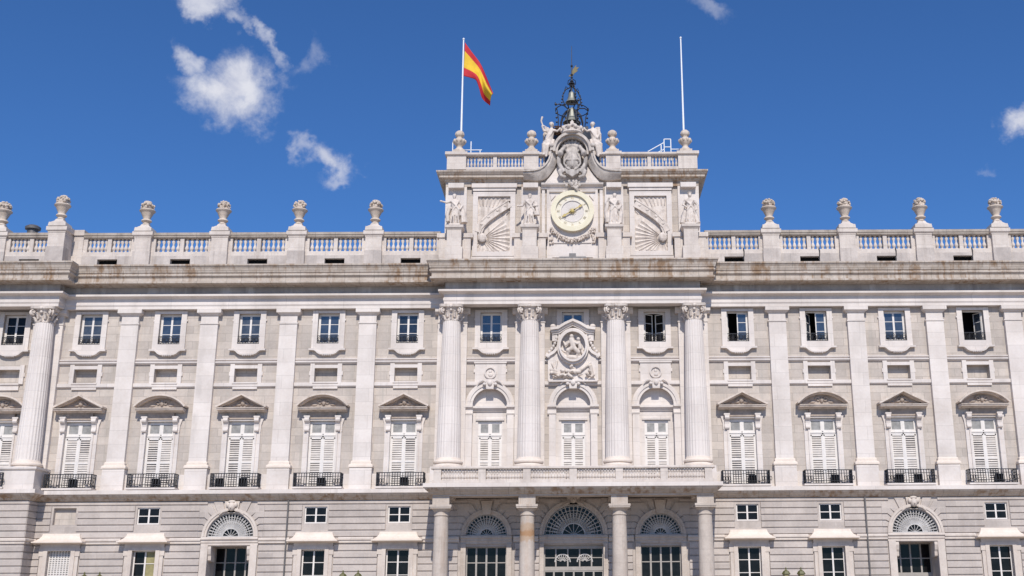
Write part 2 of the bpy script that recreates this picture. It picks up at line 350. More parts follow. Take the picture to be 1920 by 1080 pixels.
    def build(s, name, mat, parent=None, loc=(0, 0, 0), smooth=None, rot=None, remesh=None):
        me = bpy.data.meshes.new(name); me.from_pydata(s.v, [], s.f)
        mats = mat if isinstance(mat, list) else [mat]
        for m in mats: me.materials.append(MT[m])
        if len(mats) > 1: me.polygons.foreach_set('material_index', s.mi)
        bm = bmesh.new(); bm.from_mesh(me); bmesh.ops.recalc_face_normals(bm, faces=bm.faces); bm.to_mesh(me); bm.free()
        o = bpy.data.objects.new(name, me); COL.objects.link(o)
        if remesh:
            md = o.modifiers.new('r', 'REMESH'); md.mode = 'VOXEL'; md.voxel_size = remesh
            sm = o.modifiers.new('s', 'SMOOTH'); sm.iterations = 1; sm.factor = .4
            dg = bpy.context.evaluated_depsgraph_get(); dg.update()
            m2 = bpy.data.meshes.new_from_object(o.evaluated_get(dg)); m2.name = name; o.modifiers.clear(); o.data = m2; me = m2
            if not me.materials: me.materials.append(MT[mats[0]])
            smooth = smooth or 60
        if smooth:
            me.shade_smooth(); me.set_sharp_from_angle(angle=math.radians(smooth))
        o.location = loc
        if rot: o.rotation_euler = rot
        if parent: o.parent = parent
        return o
def empty(name, loc=(0, 0, 0)):
    o = bpy.data.objects.new(name, None); COL.objects.link(o); o.location = loc; o.empty_display_size = .5; return o
def tag(o, label=None, cat=None, group=None, kind=None):
    for k, v in (('label', label), ('category', cat), ('group', group), ('kind', kind)):
        if v: o[k] = v
    return o
def copy_tree(o, parent=None, loc=None):
    c = o.copy(); COL.objects.link(c); c.parent = parent
    if loc is not None: c.location = loc
    for ch in list(o.children): copy_tree(ch, c)
    return c

# ------------------------------------------------------------------ setting
g = MB(); g.add([(-3000, -3000, 0), (3000, -3000, 0), (3000, 3000, 0), (-3000, 3000, 0)], [(0, 1, 2, 3)])
tag(g.build('ground', 'plaza'), kind='structure')

# ------------------------------------------------------------------ palace
PAL = empty('palace')
tag(PAL, 'long white and grey stone royal palace with columns, shuttered windows, portico and clock attic', 'palace')
BAY = 6.2; X0 = 12.97
LW = [-X0-BAY*i for i in range(5)]           # left wing bays, from the centre outwards
RW = [X0+BAY*i for i in range(5)]           # the fifth is just outside the frame
PV = -43.75                               # pavilion bay at the left edge
CB = [-6.42, 0.0, 6.42]
PIL = [-(X0+BAY*(i+.5)) for i in range(4)]+[(X0+BAY*(i+.5)) for i in range(4)]
COLX = [-9.42, -3.35, 3.35, 9.42]
UW = (21.45, 23.9)                           # upper windows
# --- upper wall
holes = []
for x in LW+RW+[PV, -PV, *CB]: holes.append((x-.85, x+.85, *UW))
for x in LW+RW+[PV, -PV]:
    holes.append((x-.89, x+.89, 18.35, 19.5)); holes.append((x-1.05, x+1.05, 10.15, 15.52))
NR = 1.36
for x in CB: holes.append((x-NR, x+NR, 10.15, 16.5+NR))
w = MB(); w.wall(-52, 52, 9.9, 27.2, 0, .55, holes)
for x in CB: w.spandrel(x, 16.5, NR, 0, .55)
w.build('wall', 'wall', PAL)
b = MB(); b.box(-52, 52, 1.6, 24, 0, 27.2); b.box(-52, -51.6, .0, 1.6, 0, 27.2); b.box(51.6, 52, 0, 1.6, 0, 27.2); b.build('interior', 'dark', PAL)  # near-black colour stands in for the unlit rooms behind open windows
r = MB(); r.box(-52, 52, .3, 24, 27.25, 27.6); r.box(-52, 52, -.5, .0, 27.25, 27.45); r.build('roof', 'roof', PAL)
# niche backs behind the three central french windows
nb = MB()
for x in CB: nb.wall(x-NR-.05, x+NR+.05, 10.1, 17.95, .45, .8, [(x-.92, x+.92, 10.1, 15.42)])
nb.build_pieces('niche_back', 'white', PAL)
# --- entablature running round pavilion, wings and centre
PATH = [(-54, -1.2), (-40.2, -1.2), (-40.2, -.12), (-9.62, -.12), (-9.62, -1.22), (9.62, -1.22), (9.62, -.12), (40.2, -.12), (40.2, -1.2), (54, -1.2)]
e = MB(); e.sweep(PATH, [(-.6, 24.19), (.38, 24.19), (.38, 24.42), (.41, 24.44), (.41, 24.48), (.44, 24.5), (.44, 24.70), (.38, 24.72), (.38, 25.0), (.52, 25.06), (.62, 25.12), (.80, 25.14), (.80, 25.29), (.3, 25.29)], False)
e.build('architrave', 'white', PAL)
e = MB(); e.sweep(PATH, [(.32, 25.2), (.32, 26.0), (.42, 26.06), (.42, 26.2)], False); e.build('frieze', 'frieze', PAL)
cn = MB(); cn.sweep(PATH, [(.3, 26.06), (.42, 25.94), (.55, 25.98), (1.36, 26.0), (1.4, 26.02), (1.4, 26.16), (1.28, 26.18), (1.27, 26.42), (1.32, 26.5), (1.42, 26.58), (1.44, 26.6), (1.44, 26.7), (1.36, 26.72), (1.36, 26.78), (1.44, 26.86), (1.52, 27.16), (1.62, 27.32), (1.68, 27.36), (1.68, 27.48), (1.2, 27.6), (-.3, 27.7)], False)
cn.build('cornice', 'cornice', PAL)

# --- giant pilasters with pedestals
def pilaster_mesh():
    s = MB(); s.box(-.68, .68, -.32, .05, 12.25, 23.02); s.box(-.66, .66, -.30, .05, 23.1, 23.72); s.box(-.74, .74, -.38, .05, 23.0, 23.1); return s
P0 = pilaster_mesh().build('pilaster', 'white', PAL, (PIL[0], 0, 0))
c = MB(); c.sweep([(-.68, .05), (-.68, -.32), (.68, -.32), (.68, .05)], [(-.1, 23.7), (.04, 23.7), (.10, 23.78), (.22, 23.86), (.26, 23.88), (.26, 24.17), (-.3, 24.17)], False); c.build('capital', 'white', P0)
c = MB(); c.sweep([(-.72, .05), (-.72, -.36), (.72, -.36), (.72, .05)], [(-.2, 12.3), (0, 12.3), (.05, 12.2), (.06, 12.05), (.16, 12.0), (.2, 11.9), (.2, 11.78), (.05, 11.74), (-.3, 11.72)], False); c.build('base', 'cream', P0)
c = MB(); c.box(-.84, .84, -.5, .05, 10.1, 11.74); c.build('pedestal', 'white', P0)
for x in PIL[1:]: copy_tree(P0, PAL, (x, 0, 0))
# flat responds behind the giant columns
Q0 = MB(); Q0.box(-1.15, 1.15, -.34, .05, 10.1, 23.02); Q0.box(-1.2, 1.2, -.4, .05, 23.0, 23.1); Q0.box(-1.13, 1.13, -.32, .05, 23.1, 23.72)
Q0.extx([(.05, 23.7), (-.36, 23.7), (-.42, 23.78), (-.55, 23.88), (-.55, 24.17), (.05, 24.17)], -1.38, 1.38)
Q0 = Q0.build('respond', 'white', PAL, (COLX[0], 0, 0))
for x in COLX[1:]+[-41.0, 41.0]: copy_tree(Q0, PAL, (x, 0, 0))
# --- giant columns
def capital_mesh():
    m = MB()
    m.lathe([(.66, 22.9), (.70, 22.93), (.70, 23.0), (.64, 23.03), (.62, 23.1), (.64, 23.5), (.76, 23.85), (.9, 23.95)], 24)
    for tier, (z0, z1, n, rr, off) in enumerate(((23.03, 23.36, 8, .66, 0), (23.2, 23.66, 8, .68, PI/8))):
        for i in range(n):
            a = 2*PI*i/n+off; c_, s_ = math.cos(a), math.sin(a)
            m.tube([(c_*rr, s_*rr, z0), (c_*(rr+.08), s_*(rr+.08), z0+.5*(z1-z0)), (c_*(rr+.2), s_*(rr+.2), z1-.03), (c_*(rr+.27), s_*(rr+.27), z1-.1)], .11, 6, .07)
    for i in range(4):
        a = PI/4+PI/2*i; c_, s_ = math.cos(a), math.sin(a); t = (-s_, c_)
        for sd in (-1, 1):
            pts = []
            for k in range(15):
                th = -PI*.6+2.6*PI*k/14; q = .24*(1-k/18)
                rad = .98+q*math.cos(th)*.9; z = 23.72+q*math.sin(th)
                pts.append((c_*rad+t[0]*.1*sd, s_*rad+t[1]*.1*sd, z))
            m.tube(pts, .065, 6, .05)
        m.ball((c_*.98, s_*.98, 23.72), (.14, .14, .14), 8, 5)
    for i in range(4):
        a = PI/2*i; m.ball((math.cos(a)*.86, math.sin(a)*.86, 24.0), (.16, .16, .14), 8, 5)
        m.ball((math.cos(a)*.78, math.sin(a)*.78, 23.72), (.12, .12, .12), 8, 5)
    pts = []
    for i in range(4):
        for t in (-.22, -.11, 0, .11, .22):
            a = PI/2*i+t*PI*.98; rr = .86+.30*(abs(t)/.22)**2
            pts.append((rr*math.cos(a), rr*math.sin(a)))
    n = len(pts); m.add([(x, y, 23.96) for x, y in pts]+[(x*1.04, y*1.04, 24.17) for x, y in pts], [tuple(range(n-1, -1, -1)), tuple(range(n, 2*n))]+[(i, (i+1) % n, (i+1) % n+n, i+n) for i in range(n)])
    return m
def shaft_mesh():
    m = MB(); nf = 24; n = nf*6
    prof = []
    for k in range(13):
        t = k/12; prof.append((.905-.225*t**1.5, 12.25+10.7*t))
    def mod(i): 
        k = i % 6; return (1, 1, .982, .966, .966, .982)[k]
    m.lathe(prof, n, mod=mod); return m
CY = -.92
K0 = shaft_mesh().build('column', 'column', PAL, (COLX[0], CY, 0), smooth=25)
capital_mesh().build('capital', 'statue', K0, smooth=50)
m = MB(); m.lathe([(.9, 12.34), (.93, 12.3), (.95, 12.2), (1.0, 12.16), (1.09, 12.1), (1.12, 12.02), (1.09, 11.93), (1.0, 11.9), (1.02, 11.84), (1.12, 11.8), (1.16, 11.72), (1.14, 11.62), (1.1, 11.6)], 32); m.build('base', 'cream', K0, smooth=50)
m = MB(); m.box(-1.2, 1.2, -1.2, 1.0, 10.1, 11.6); m.build('pedestal', 'white', K0)
for x in COLX[1:]+[-41.0, 41.0]: copy_tree(K0, PAL, (x, CY, 0))
# pavilion pedestal steps forward with the column
m = MB(); m.box(-54, -39.72, -2.2, .02, 10.1, 11.62); m.sweep([(-54, -2.2), (-39.72, -2.2), (-39.72, .02)], [(0, 11.5), (.1, 11.56), (.14, 11.62), (.14, 11.76), (-.3, 11.78)], False); m.box(39.72, 54, -2.2, .02, 10.1, 11.62); m.sweep([(39.72, .02), (39.72, -2.2), (54, -2.2)], [(0, 11.5), (.1, 11.56), (.14, 11.62), (.14, 11.76), (-.3, 11.78)], False); m.build_pieces('pavilion_plinth', 'white', PAL)

# --- bands and dado between pilasters
bd = MB(); dd = MB()
edges = sorted([(-52, -42.0)]+[(x-.69, x+.69) for x in PIL]+[(x-1.16, x+1.16) for x in COLX+[-41.0, 41.0]]+[(51, 52)])
for (a, b_), (c_, d_) in zip(edges[:-1], edges[1:]):
    bd.extx([(.02, 20.24), (-.22, 20.24), (-.22, 20.16), (-.12, 20.1), (-.12, 20.06), (-.22, 20.04), (-.22, 19.94), (-.1, 19.84), (.02, 19.82)], b_, c_)
    bd.extx([(.02, 18.36), (-.18, 18.36), (-.18, 18.1), (-.1, 18.02), (.02, 18.0)], b_, c_)
    dd.box(b_, c_, -.16, .02, 10.1, 11.33)
bd.build_pieces('string_band', 'white', PAL)
dd2 = MB()
for (a, b_), (c_, d_) in zip(edges[:-1], edges[1:]):
    mid = (b_+c_)/2
    if abs(mid) < 9.4: continue
    xs = [x for x in LW+RW+[PV, -PV] if b_ < x < c_]
    cur = b_
    for x in xs: dd2.box(cur, x-1.46, -.16, .02, 10.1, 11.33); cur = x+1.46
    dd2.box(cur, c_, -.16, .02, 10.1, 11.33)
dd2.build_pieces('dado', 'white', PAL)

# --- upper windows
def leaf(m, gm, x0, x1, z0, z1, y, rows, fw=.075):
    """one casement leaf in local coordinates"""
    m.box(x0, x0+fw, y-.03, y+.03, z0, z1); m.box(x1-fw, x1, y-.03, y+.03, z0, z1); m.box(x0+fw, x1-fw, y-.03, y+.03, z0, z0+fw); m.box(x0+fw, x1-fw, y-.03, y+.03, z1-fw, z1)
    for k in range(1, rows):
        z = z0+(z1-z0)*k/rows; m.box(x0+fw, x1-fw, y-.02, y+.02, z-.022, z+.022)
    gm.box(x0+fw, x1-fw, y-.004, y+.004, z0+fw, z1-fw)
def surround_upper():
    m = MB()
    m.box(-1.27, -.85, -.14, .05, 21.0, 24.12); m.box(.85, 1.27, -.14, .05, 21.0, 24.12); m.box(-.85, .85, -.12, .05, 23.9, 24.12)
    m.box(-1.34, -1.27, -.12, .02, 23.3, 23.42); m.box(1.27, 1.34, -.12, .02, 23.3, 23.42)
    poly = [(-.85, 21.45), (-1.27, 21.0), (-1.36, 21.0), (-1.36, 20.94), (-1.05, 20.92), (-.85, 20.84), (-.68, 20.7), (-.5, 20.62), (-.2, 20.6), (0, 20.57), (.2, 20.6), (.5, 20.62), (.68, 20.7), (.85, 20.84), (1.05, 20.92), (1.36, 20.94), (1.36, 21.0), (1.27, 21.0), (.85, 21.45)]
    m.prism(poly, -.17, .05)
    bot = [(-1.42, 20.97), (-1.0, 20.96), (-.84, 20.86), (-.68, 20.7), (-.5, 20.62), (0, 20.6), (.5, 20.62), (.68, 20.7), (.84, 20.86), (1.0, 20.96), (1.42, 20.97)]
    m.ribbon(bot, .13, -.34, .02)
    for x in (-.3, -.15, 0, .15, .3): m.ball((x, -.24, 20.53), (.08, .1, .09), 8, 5)
    return m
def guard():
    m = MB(); z0, z1, y = 21.47, 22.1, -.1
    m.box(-.88, .88, y-.02, y+.02, z1-.05, z1); m.box(-.88, .88, y-.02, y+.02, z0, z0+.05); m.box(-.88, -.84, y-.02, y+.02, z0, z1); m.box(.84, .88, y-.02, y+.02, z0, z1)
    for i in range(4):
        cx = -.63+.42*i
        for r_ in (.17, .09): m.tube([(cx+r_*math.cos(2*PI*k/10), y, .5*(z0+z1)+r_*1.3*math.sin(2*PI*k/10)) for k in range(11)], .022, 4)
        m.box(cx+.2, cx+.23, y-.015, y+.015, z0, z1)
    return m
SU = surround_upper(); GU = guard()
first = {}
def upper_window(x, opens=(0, 0), glass='skyglass', rail=True):
    if 'su' not in first: o = first['su'] = SU.build('upper_window', 'white', PAL, (x, 0, 0))
    else: o = first['su'].copy(); COL.objects.link(o); o.location = (x, 0, 0)
    f = MB(); y = .28
    f.box(-.85, -.77, y-.05, y+.05, *UW); f.box(.77, .85, y-.05, y+.05, *UW); f.box(-.77, .77, y-.05, y+.05, UW[1]-.09, UW[1]); f.box(-.77, .77, y-.05, y+.05, UW[0], UW[0]+.12)
    f.build('window_frame', 'paint', o)
    for sd, op in zip((-1, 1), opens):
        lm = MB(); gm = MB(); x0, x1 = (0, .77) if sd < 0 else (-.77, 0)
        leaf(lm, gm, x0, x1, UW[0]+.12, UW[1]-.09, 0, 3)
        lo = lm.build('casement', 'paint', o, (sd*.77, y, 0), rot=(0, 0, (op if sd < 0 else -op)))
        go = gm.build('pane', glass, o, (sd*.77, y, 0), rot=(0, 0, (op if sd < 0 else -op)))
    if rail:
        if 'gu' not in first: first['gu'] = GU.build('window_guard', 'iron', o)
        else:
            q = first['gu'].copy(); COL.objects.link(q); q.parent = o
    return o
for x, g_ in zip(LW, ('glassdark', 'skyglass', 'glassgrey', 'skyglass', 'glassgrey')): upper_window(x, glass=g_)
upper_window(PV, glass='glass'); upper_window(-PV, glass='glassdark')
for x, op in zip(RW, ((1.35, 0), (.95, 0), (0, 0), (1.5, 1.05), (0, 0))): upper_window(x, op)
upper_window(CB[0]); upper_window(CB[1], rail=False); upper_window(CB[2], (.55, .55), 'glass')

# --- blind mezzanine panels
def mez():
    m = MB()
    m.box(-1.23, -.89, -.13, .05, 18.36, 19.86); m.box(.89, 1.23, -.13, .05, 18.36, 19.86); m.box(-.89, .89, -.13, .05, 19.5, 19.86-.1)
    m.box(-1.3, -1.23, -.1, .03, 18.95, 19.25); m.box(1.23, 1.3, -.1, .03, 18.95, 19.25)
    m.extx([(.3, 18.36), (.3, 18.22), (-.16, 18.22), (-.24, 18.3), (-.24, 18.4), (.3, 18.42)], -.98, .98); m.box(-.95, .95, -.14, .02, 17.88, 18.2)
    return m
MZ = None
for x in LW+RW+[PV, -PV]:
    if MZ is None:
        MZ = mez().build('mezzanine_panel', 'white', PAL, (x, 0, 0)); q = MB(); q.box(-.95, .95, .45, .5, 18.3, 19.55); q.build('infill', 'wall', MZ)
    else: copy_tree(MZ, PAL, (x, 0, 0))
# medallion panels in the central side bays
def medal():
    m = MB()
    m.box(-1.2, 1.2, -.12, .05, 18.36, 19.95); m.box(-1.27, 1.27, -.2, -.02, 19.8, 19.95); m.box(-1.3, -1.2, -.1, .02, 19.1, 19.35); m.box(1.2, 1.3, -.1, .02, 19.1, 19.35)
    m.arc(0, 19.05, .36, .47, -.24, -.02, 0, 2*PI, 28)
    m.ball((0, -.12, 19.15), (.12, .1, .17), 8, 6); m.ball((.02, -.12, 18.88), (.2, .1, .16), 8, 6)
    return m
M0 = medal().build('medallion_panel', 'white', PAL, (CB[0], 0, 0), smooth=40); copy_tree(M0, PAL, (CB[2], 0, 0))

# --- french windows with shutters, consoles and pediments
def surround_french():
    m = MB()
    for s in (-1, 1):
        a, b_ = sorted((s*1.05, s*1.46)); m.box(a, b_, -.12, .05, 10.1, 15.5)
        a, b_ = sorted((s*1.04, s*1.18)); m.box(a, b_, -.2, .05, 10.1, 15.5)
        a, b_ = sorted((s*1.0, s*1.36))
        m.extx([(.02, 15.72), (-.46, 15.72), (-.5, 15.55), (-.44, 15.3), (-.3, 15.16), (-.26, 14.95), (-.3, 14.72), (-.24, 14.56), (.02, 14.5)], a, b_)
        a, b_ = sorted((s*.96, s*1.42)); m.box(a, b_, -.5, .03, 15.62, 15.74)
        m.tube([(a+.06, -.40, 15.42), (b_-.06, -.40, 15.42)], .15, 8); m.tube([(a+.06, -.24, 14.66), (b_-.06, -.24, 14.66)], .11, 8)
        m.prism([(s*1.36, 15.6), (s*1.64, 15.6), (s*1.5, 15.1), (s*1.48, 14.6), (s*1.36, 14.4)], -.14, .04)
    m.box(-1.04, 1.04, -.14, .05, 15.4, 15.52)
    return m
def french_frame(m, lm, gm, bm, seed, hz=15.4, y=.18, hw=1.05, z0=10.15):
    m.box(-hw, -hw+.1, y-.05, y+.05, z0, hz); m.box(hw-.1, hw, y-.05, y+.05, z0, hz); m.box(-hw+.1, hw-.1, y-.05, y+.05, hz-.14, hz); m.box(-.05, .05, y-.05, y+.05, z0, hz-.14)
    tz = hz-1.0; rg = random.Random(seed)
    m.box(-hw+.1, hw-.1, y-.05, y+.05, tz-.26, tz)
    m.box(-hw+.02, hw-.02, y-.1, y-.04, tz-.14, tz-.06)
    for s in (-1, 1):
        a, b_ = sorted((s*.05, s*(hw-.1)))
        m.box(a, a+.09, y-.04, y+.04, z0, tz-.26); m.box(b_-.09, b_, y-.04, y+.04, z0, tz-.26)
        m.box(a, b_, y-.04, y+.04, tz-.38, tz-.26); m.box(a+.09, b_-.09, y-.04, y+.04, 12.2, 12.32)
        m.box(a, a+.1, y-.04, y+.04, tz, hz-.14); m.box(b_-.1, b_, y-.04, y+.04, tz, hz-.14); m.box(a+.1, b_-.1, y-.04, y+.04, tz, tz+.1); m.box(a+.1, b_-.1, y-.04, y+.04, hz-.24, hz-.14)
        gm.box(a+.1, b_-.1, y+.0, y+.02, tz+.1, hz-.24)
        for (za, zb) in ((z0, 12.2), (12.32, tz-.38)):
            n = int((zb-za)/.16); run = 0; op = .1
            for k in range(n):
                if run <= 0: run = rg.randint(2, 6); op = rg.choice((.02, .03, .05, .075, .10))
                run -= 1; z = za+(zb-za)*k/n; p = (zb-za)/n
                lm.extx([(y-.035, z), (y-.025, z-.014), (y+.035, z+p-op), (y+.025, z+p-op+.014)], a+.09, b_-.09)
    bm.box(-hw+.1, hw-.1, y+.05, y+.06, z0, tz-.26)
def tri_ped():
    m = MB(); t = MB()
    cor = [(.02, 16.06), (-.3, 16.06), (-.38, 16.13), (-.78, 16.16), (-.8, 16.24), (-.86, 16.27), (-.88, 16.34), (.02, 16.36)]
    m.extx(cor, -1.82, 1.82)
    for s in (-1, 1):
        q = [(s*1.84, 16.36), (0, 17.29), (0, 17.43), (s*1.92, 16.48), (s*1.92, 16.36)]; m.prism(q, -.86, .02)
        q = [(s*1.68, 16.36), (0, 17.2), (0, 17.3), (s*1.86, 16.37)]; m.prism(q, -.58, .02)
    t.prism([(-1.7, 16.34), (1.7, 16.34), (0, 17.24)], -.2, .02)
    t.ball((0, -.26, 16.8), (.2, .14, .24), 8, 6)
    for s in (-1, 1):
        t.ball((s*.34, -.22, 16.64), (.24, .12, .13), 8, 5); t.ball((s*.68, -.2, 16.55), (.22, .1, .09), 8, 5); t.tube([(s*.12, -.25, 16.95), (s*.3, -.28, 16.82), (s*.46, -.26, 16.7)], .06, 5)
    return m, t
def arc_ped():
    m = MB(); t = MB()
    cor = [(.02, 16.06), (-.3, 16.06), (-.38, 16.13), (-.78, 16.16), (-.8, 16.24), (-.86, 16.27), (-.88, 16.34), (.02, 16.36)]
    m.extx(cor, -1.82, 1.82)
    ch, rise = 1.88, .86; R = (ch*ch+rise*rise)/(2*rise); cz = 16.4+rise-R; a = math.asin(ch/R)
    m.arc(0, cz, R+.02, R+.14, -.86, .02, PI/2-a, PI/2+a, 24); m.arc(0, cz, R-.08, R+.03, -.58, .02, PI/2-a*.93, PI/2+a*.93, 24)
    pts = [(math.cos(PI/2-a+2*a*i/20)*(R-.03), cz+math.sin(PI/2-a+2*a*i/20)*(R-.03)) for i in range(21)]
    pts = [(x, max(z, 16.36)) for x, z in pts]; t.prism([(1.8, 16.34), *pts, (-1.8, 16.34)], -.2, .02)
    for s in (-1, 1):
        t.tube([(s*.3+s*.2*math.cos(q)*(1-q/9), -.26, 16.8+.2*math.sin(q)*(1-q/9)) for q in [k*.5 for k in range(14)]], .065, 5)
        t.ball((s*.75, -.2, 16.6), (.28, .1, .1), 8, 5)
    t.ball((0, -.27, 16.78), (.15, .12, .24), 8, 6)
    return m, t
SF = surround_french()
FV = []
for q in range(4): FV.append((MB(), MB(), MB(), MB())); french_frame(*FV[-1], q)
TP, AP = tri_ped(), arc_ped()
cache = {}
def shared(key, mb, name, mat, parent, loc=(0, 0, 0), smooth=None):
    if key not in cache: cache[key] = mb.build(name, mat, parent, loc, smooth); return cache[key]
    o = cache[key].copy(); COL.objects.link(o); o.parent = parent; o.location = loc; return o
def french_window(x, kind, v=0):
    FF = FV[v]
    o = shared('sf', SF, 'french_window', 'white', PAL, (x, 0, 0))
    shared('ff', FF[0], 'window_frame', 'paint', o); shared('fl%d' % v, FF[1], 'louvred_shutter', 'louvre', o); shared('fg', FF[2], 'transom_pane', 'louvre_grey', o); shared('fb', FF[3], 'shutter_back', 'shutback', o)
    q = MB(); q.box(-1.0, 1.0, -.22, .02, 15.52, 16.1); shared('fz', q, 'overdoor', 'tymp', o)  # darker stone puts the pediment's shadow into the overdoor's colour
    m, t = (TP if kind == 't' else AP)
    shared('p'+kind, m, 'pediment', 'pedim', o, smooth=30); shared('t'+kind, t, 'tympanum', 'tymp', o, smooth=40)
for i, x in enumerate(LW): french_window(x, 'ta'[i % 2], i % 4)
for i, x in enumerate(RW): french_window(x, 'ta'[i % 2], (i*3+2) % 4)
french_window(PV, 'a'); french_window(-PV, 'a', 1)
# central french windows: plain frames in arched niches
CF = MB(), MB(), MB(), MB(); french_frame(*CF, 9, hz=15.38, y=.62, hw=.92)
def niche():
    m = MB()
    m.arc(0, 16.5, NR-.03, NR+.2, -.16, .05, 0, PI, 32); m.arc(0, 16.5, NR+.18, NR+.38, -.24, .05, 0, PI, 32); m.arc(0, 16.5, NR+.36, NR+.52, -.16, .05, 0, PI, 32)
    for s in (-1, 1):
        a, b_ = sorted((s*(NR-.02), s*(NR+.5))); m.box(a, b_, -.14, .05, 10.1, 15.8)
        a, b_ = sorted((s*(NR-.06), s*(NR+.62)))
        m.extx([(.02, 15.78), (-.16, 15.78), (-.2, 15.88), (-.16, 15.94), (-.16, 16.18), (-.3, 16.3), (-.36, 16.34), (-.36, 16.5), (.02, 16.5)], a, b_)
    m.extx([(.5, 16.1), (.34, 16.1), (.3, 16.2), (.14, 16.3), (.1, 16.34), (.1, 16.5), (.5, 16.52)], -NR, NR)
    m.extx([(.5, 15.4), (.34, 15.4), (.32, 15.55), (.5, 15.6)], -1.1, 1.1)
    # keystone ornament
    m.prism([(-.28, 17.75), (.28, 17.75), (.36, 18.5), (-.36, 18.5)], -.4, .02)
    m.ball((0, -.42, 18.2), (.2, .16, .24), 8, 6)
    for s in (-1, 1):
        m.tube([(s*.3, -.36, 18.3), (s*.55, -.4, 18.42), (s*.8, -.36, 18.28), (s*.95, -.3, 18.1)], .11, 6, .06); m.ball((s*.42, -.4, 18.12), (.15, .12, .13), 8, 5)
    return m
NI = niche()
for x in CB:
    o = shared('ni', NI, 'arched_niche', 'white', PAL, (x, 0, 0), 40)
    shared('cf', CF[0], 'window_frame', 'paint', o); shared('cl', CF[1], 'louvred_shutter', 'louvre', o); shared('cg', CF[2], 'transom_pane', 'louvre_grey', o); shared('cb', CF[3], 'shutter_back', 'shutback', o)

# --- great relief cartouche in the middle bay
m = MB()
outl = [(-1.95, 18.4), (-1.95, 20.1), (-2.05, 20.25), (-1.75, 20.5), (-1.35, 20.9), (-1.2, 21.4), (-1.35, 21.9), (-1.35, 22.35), (1.35, 22.35), (1.35, 21.9), (1.2, 21.4), (1.35, 20.9), (1.75, 20.5), (2.05, 20.25), (1.95, 20.1), (1.95, 18.4)]
m.prism(outl, -.28, .0)
m.box(-1.62, -1.22, -.38, .0, 21.5, 22.3); m.box(1.22, 1.62, -.38, .0, 21.5, 22.3)
top = [(-1.75, 22.42), (-1.15, 22.5), (-.6, 22.85), (0, 23.12), (.6, 22.85), (1.15, 22.5), (1.75, 22.42)]
m.ribbon(top, .2, -.75, .0); m.ribbon([(x*.97, z-.18) for x, z in top], .17, -.58, .0); m.ribbon([(x*.94, z-.34) for x, z in top], .15, -.46, .0)
m.ball((-1.55, -.4, 22.68), (.24, .2, .18), 8, 5); m.ball((1.55, -.4, 22.68), (.24, .2, .18), 8, 5)
for s in (-1, 1):
    m.ribbon([(s*1.05, 22.0), (s*1.05, 21.4), (s*1.2, 20.95), (s*1.5, 20.6), (s*1.9, 20.35), (s*2.1, 20.3)], [.14, .2, .22, .22, .2, .14], -.5, .0)
    m.tube([(s*1.95+s*.16*math.cos(q)*(1-q/9), -.42, 20.28+.16*math.sin(q)*(1-q/9)) for q in [k*.6 for k in range(12)]], .08, 5)
    for k in range(7):
        t = k/6; x = 1.28+.75*t**1.6; z = 21.75-1.3*t; m.ball((s*x, -.36, z), (.12, .12, .13), 7, 5)
m.arc(0, 21.05, .96, 1.1, -.85, .0, 0, 2*PI, 40, 1.16); m.arc(0, 21.05, 1.08, 1.24, -.62, .0, 0, 2*PI, 40, 1.16)
m.ribbon([(-1.9, 18.32), (1.9, 18.32)], .12, -.5, .0)
CART = m.build('relief_cartouche', 'white', PAL, smooth=35)
rf = MB()
def cap_(m, a, b_, r0, r1=None): m.tube([a, b_], r0, 8, r1 if r1 is not None else r0); m.ball(a, r0, 8, 6); m.ball(b_, r1 if r1 is not None else r0, 8, 6)
# seated figures inside the oval and the trophies on the ledge below
for (x, z, rr) in ((-.1, 21.82, .17), (.42, 21.6, .15), (-.32, 20.62, .15)): rf.ball((x, -.62, z), rr, 10, 7)
for a, b_, q in (((-.1, -.55, 21.55), (.05, -.5, 20.95), .24), ((.05, -.55, 20.95), (-.4, -.66, 20.7), .17), ((-.4, -.66, 20.7), (-.42, -.5, 20.25), .13), ((.05, -.55, 20.95), (.42, -.62, 20.55), .18), ((.42, -.62, 20.55), (.3, -.5, 20.15), .13), ((-.22, -.55, 21.45), (-.58, -.62, 21.1), .1), ((-.58, -.62, 21.1), (-.72, -.5, 21.4), .08), ((.42, -.5, 21.4), (.58, -.46, 20.9), .17), ((-.6, -.45, 20.2), (.6, -.45, 20.12), .2), ((-.05, -.62, 21.45), (.34, -.7, 21.2), .1), ((.6, -.4, 21.0), (.75, -.4, 20.5), .12)): cap_(rf, a, b_, q)
for k in range(26):
    x = random.uniform(-1.5, 1.5); z = 18.6+random.random()**1.6*.9*(1-.25*abs(x)); L_ = random.uniform(.15, .45); a = random.uniform(0, PI)
    cap_(rf, (x, -.36, z), (x+L_*math.cos(a), -.62, z+.5*L_*math.sin(a)), random.uniform(.06, .14))
cap_(rf, (-1.5, -.3, 18.6), (-1.25, -.36, 19.9), .09); cap_(rf, (-1.2, -.3, 18.7), (-1.6, -.36, 19.7), .08); cap_(rf, (1.3, -.3, 19.7), (.6, -.4, 19.2), .14); cap_(rf, (1.5, -.3, 18.7), (1.35, -.34, 19.5), .15); cap_(rf, (-.5, -.4, 19.1), (.5, -.4, 19.05), .16)
rf.build('relief_figures', 'statue', CART, remesh=.036)

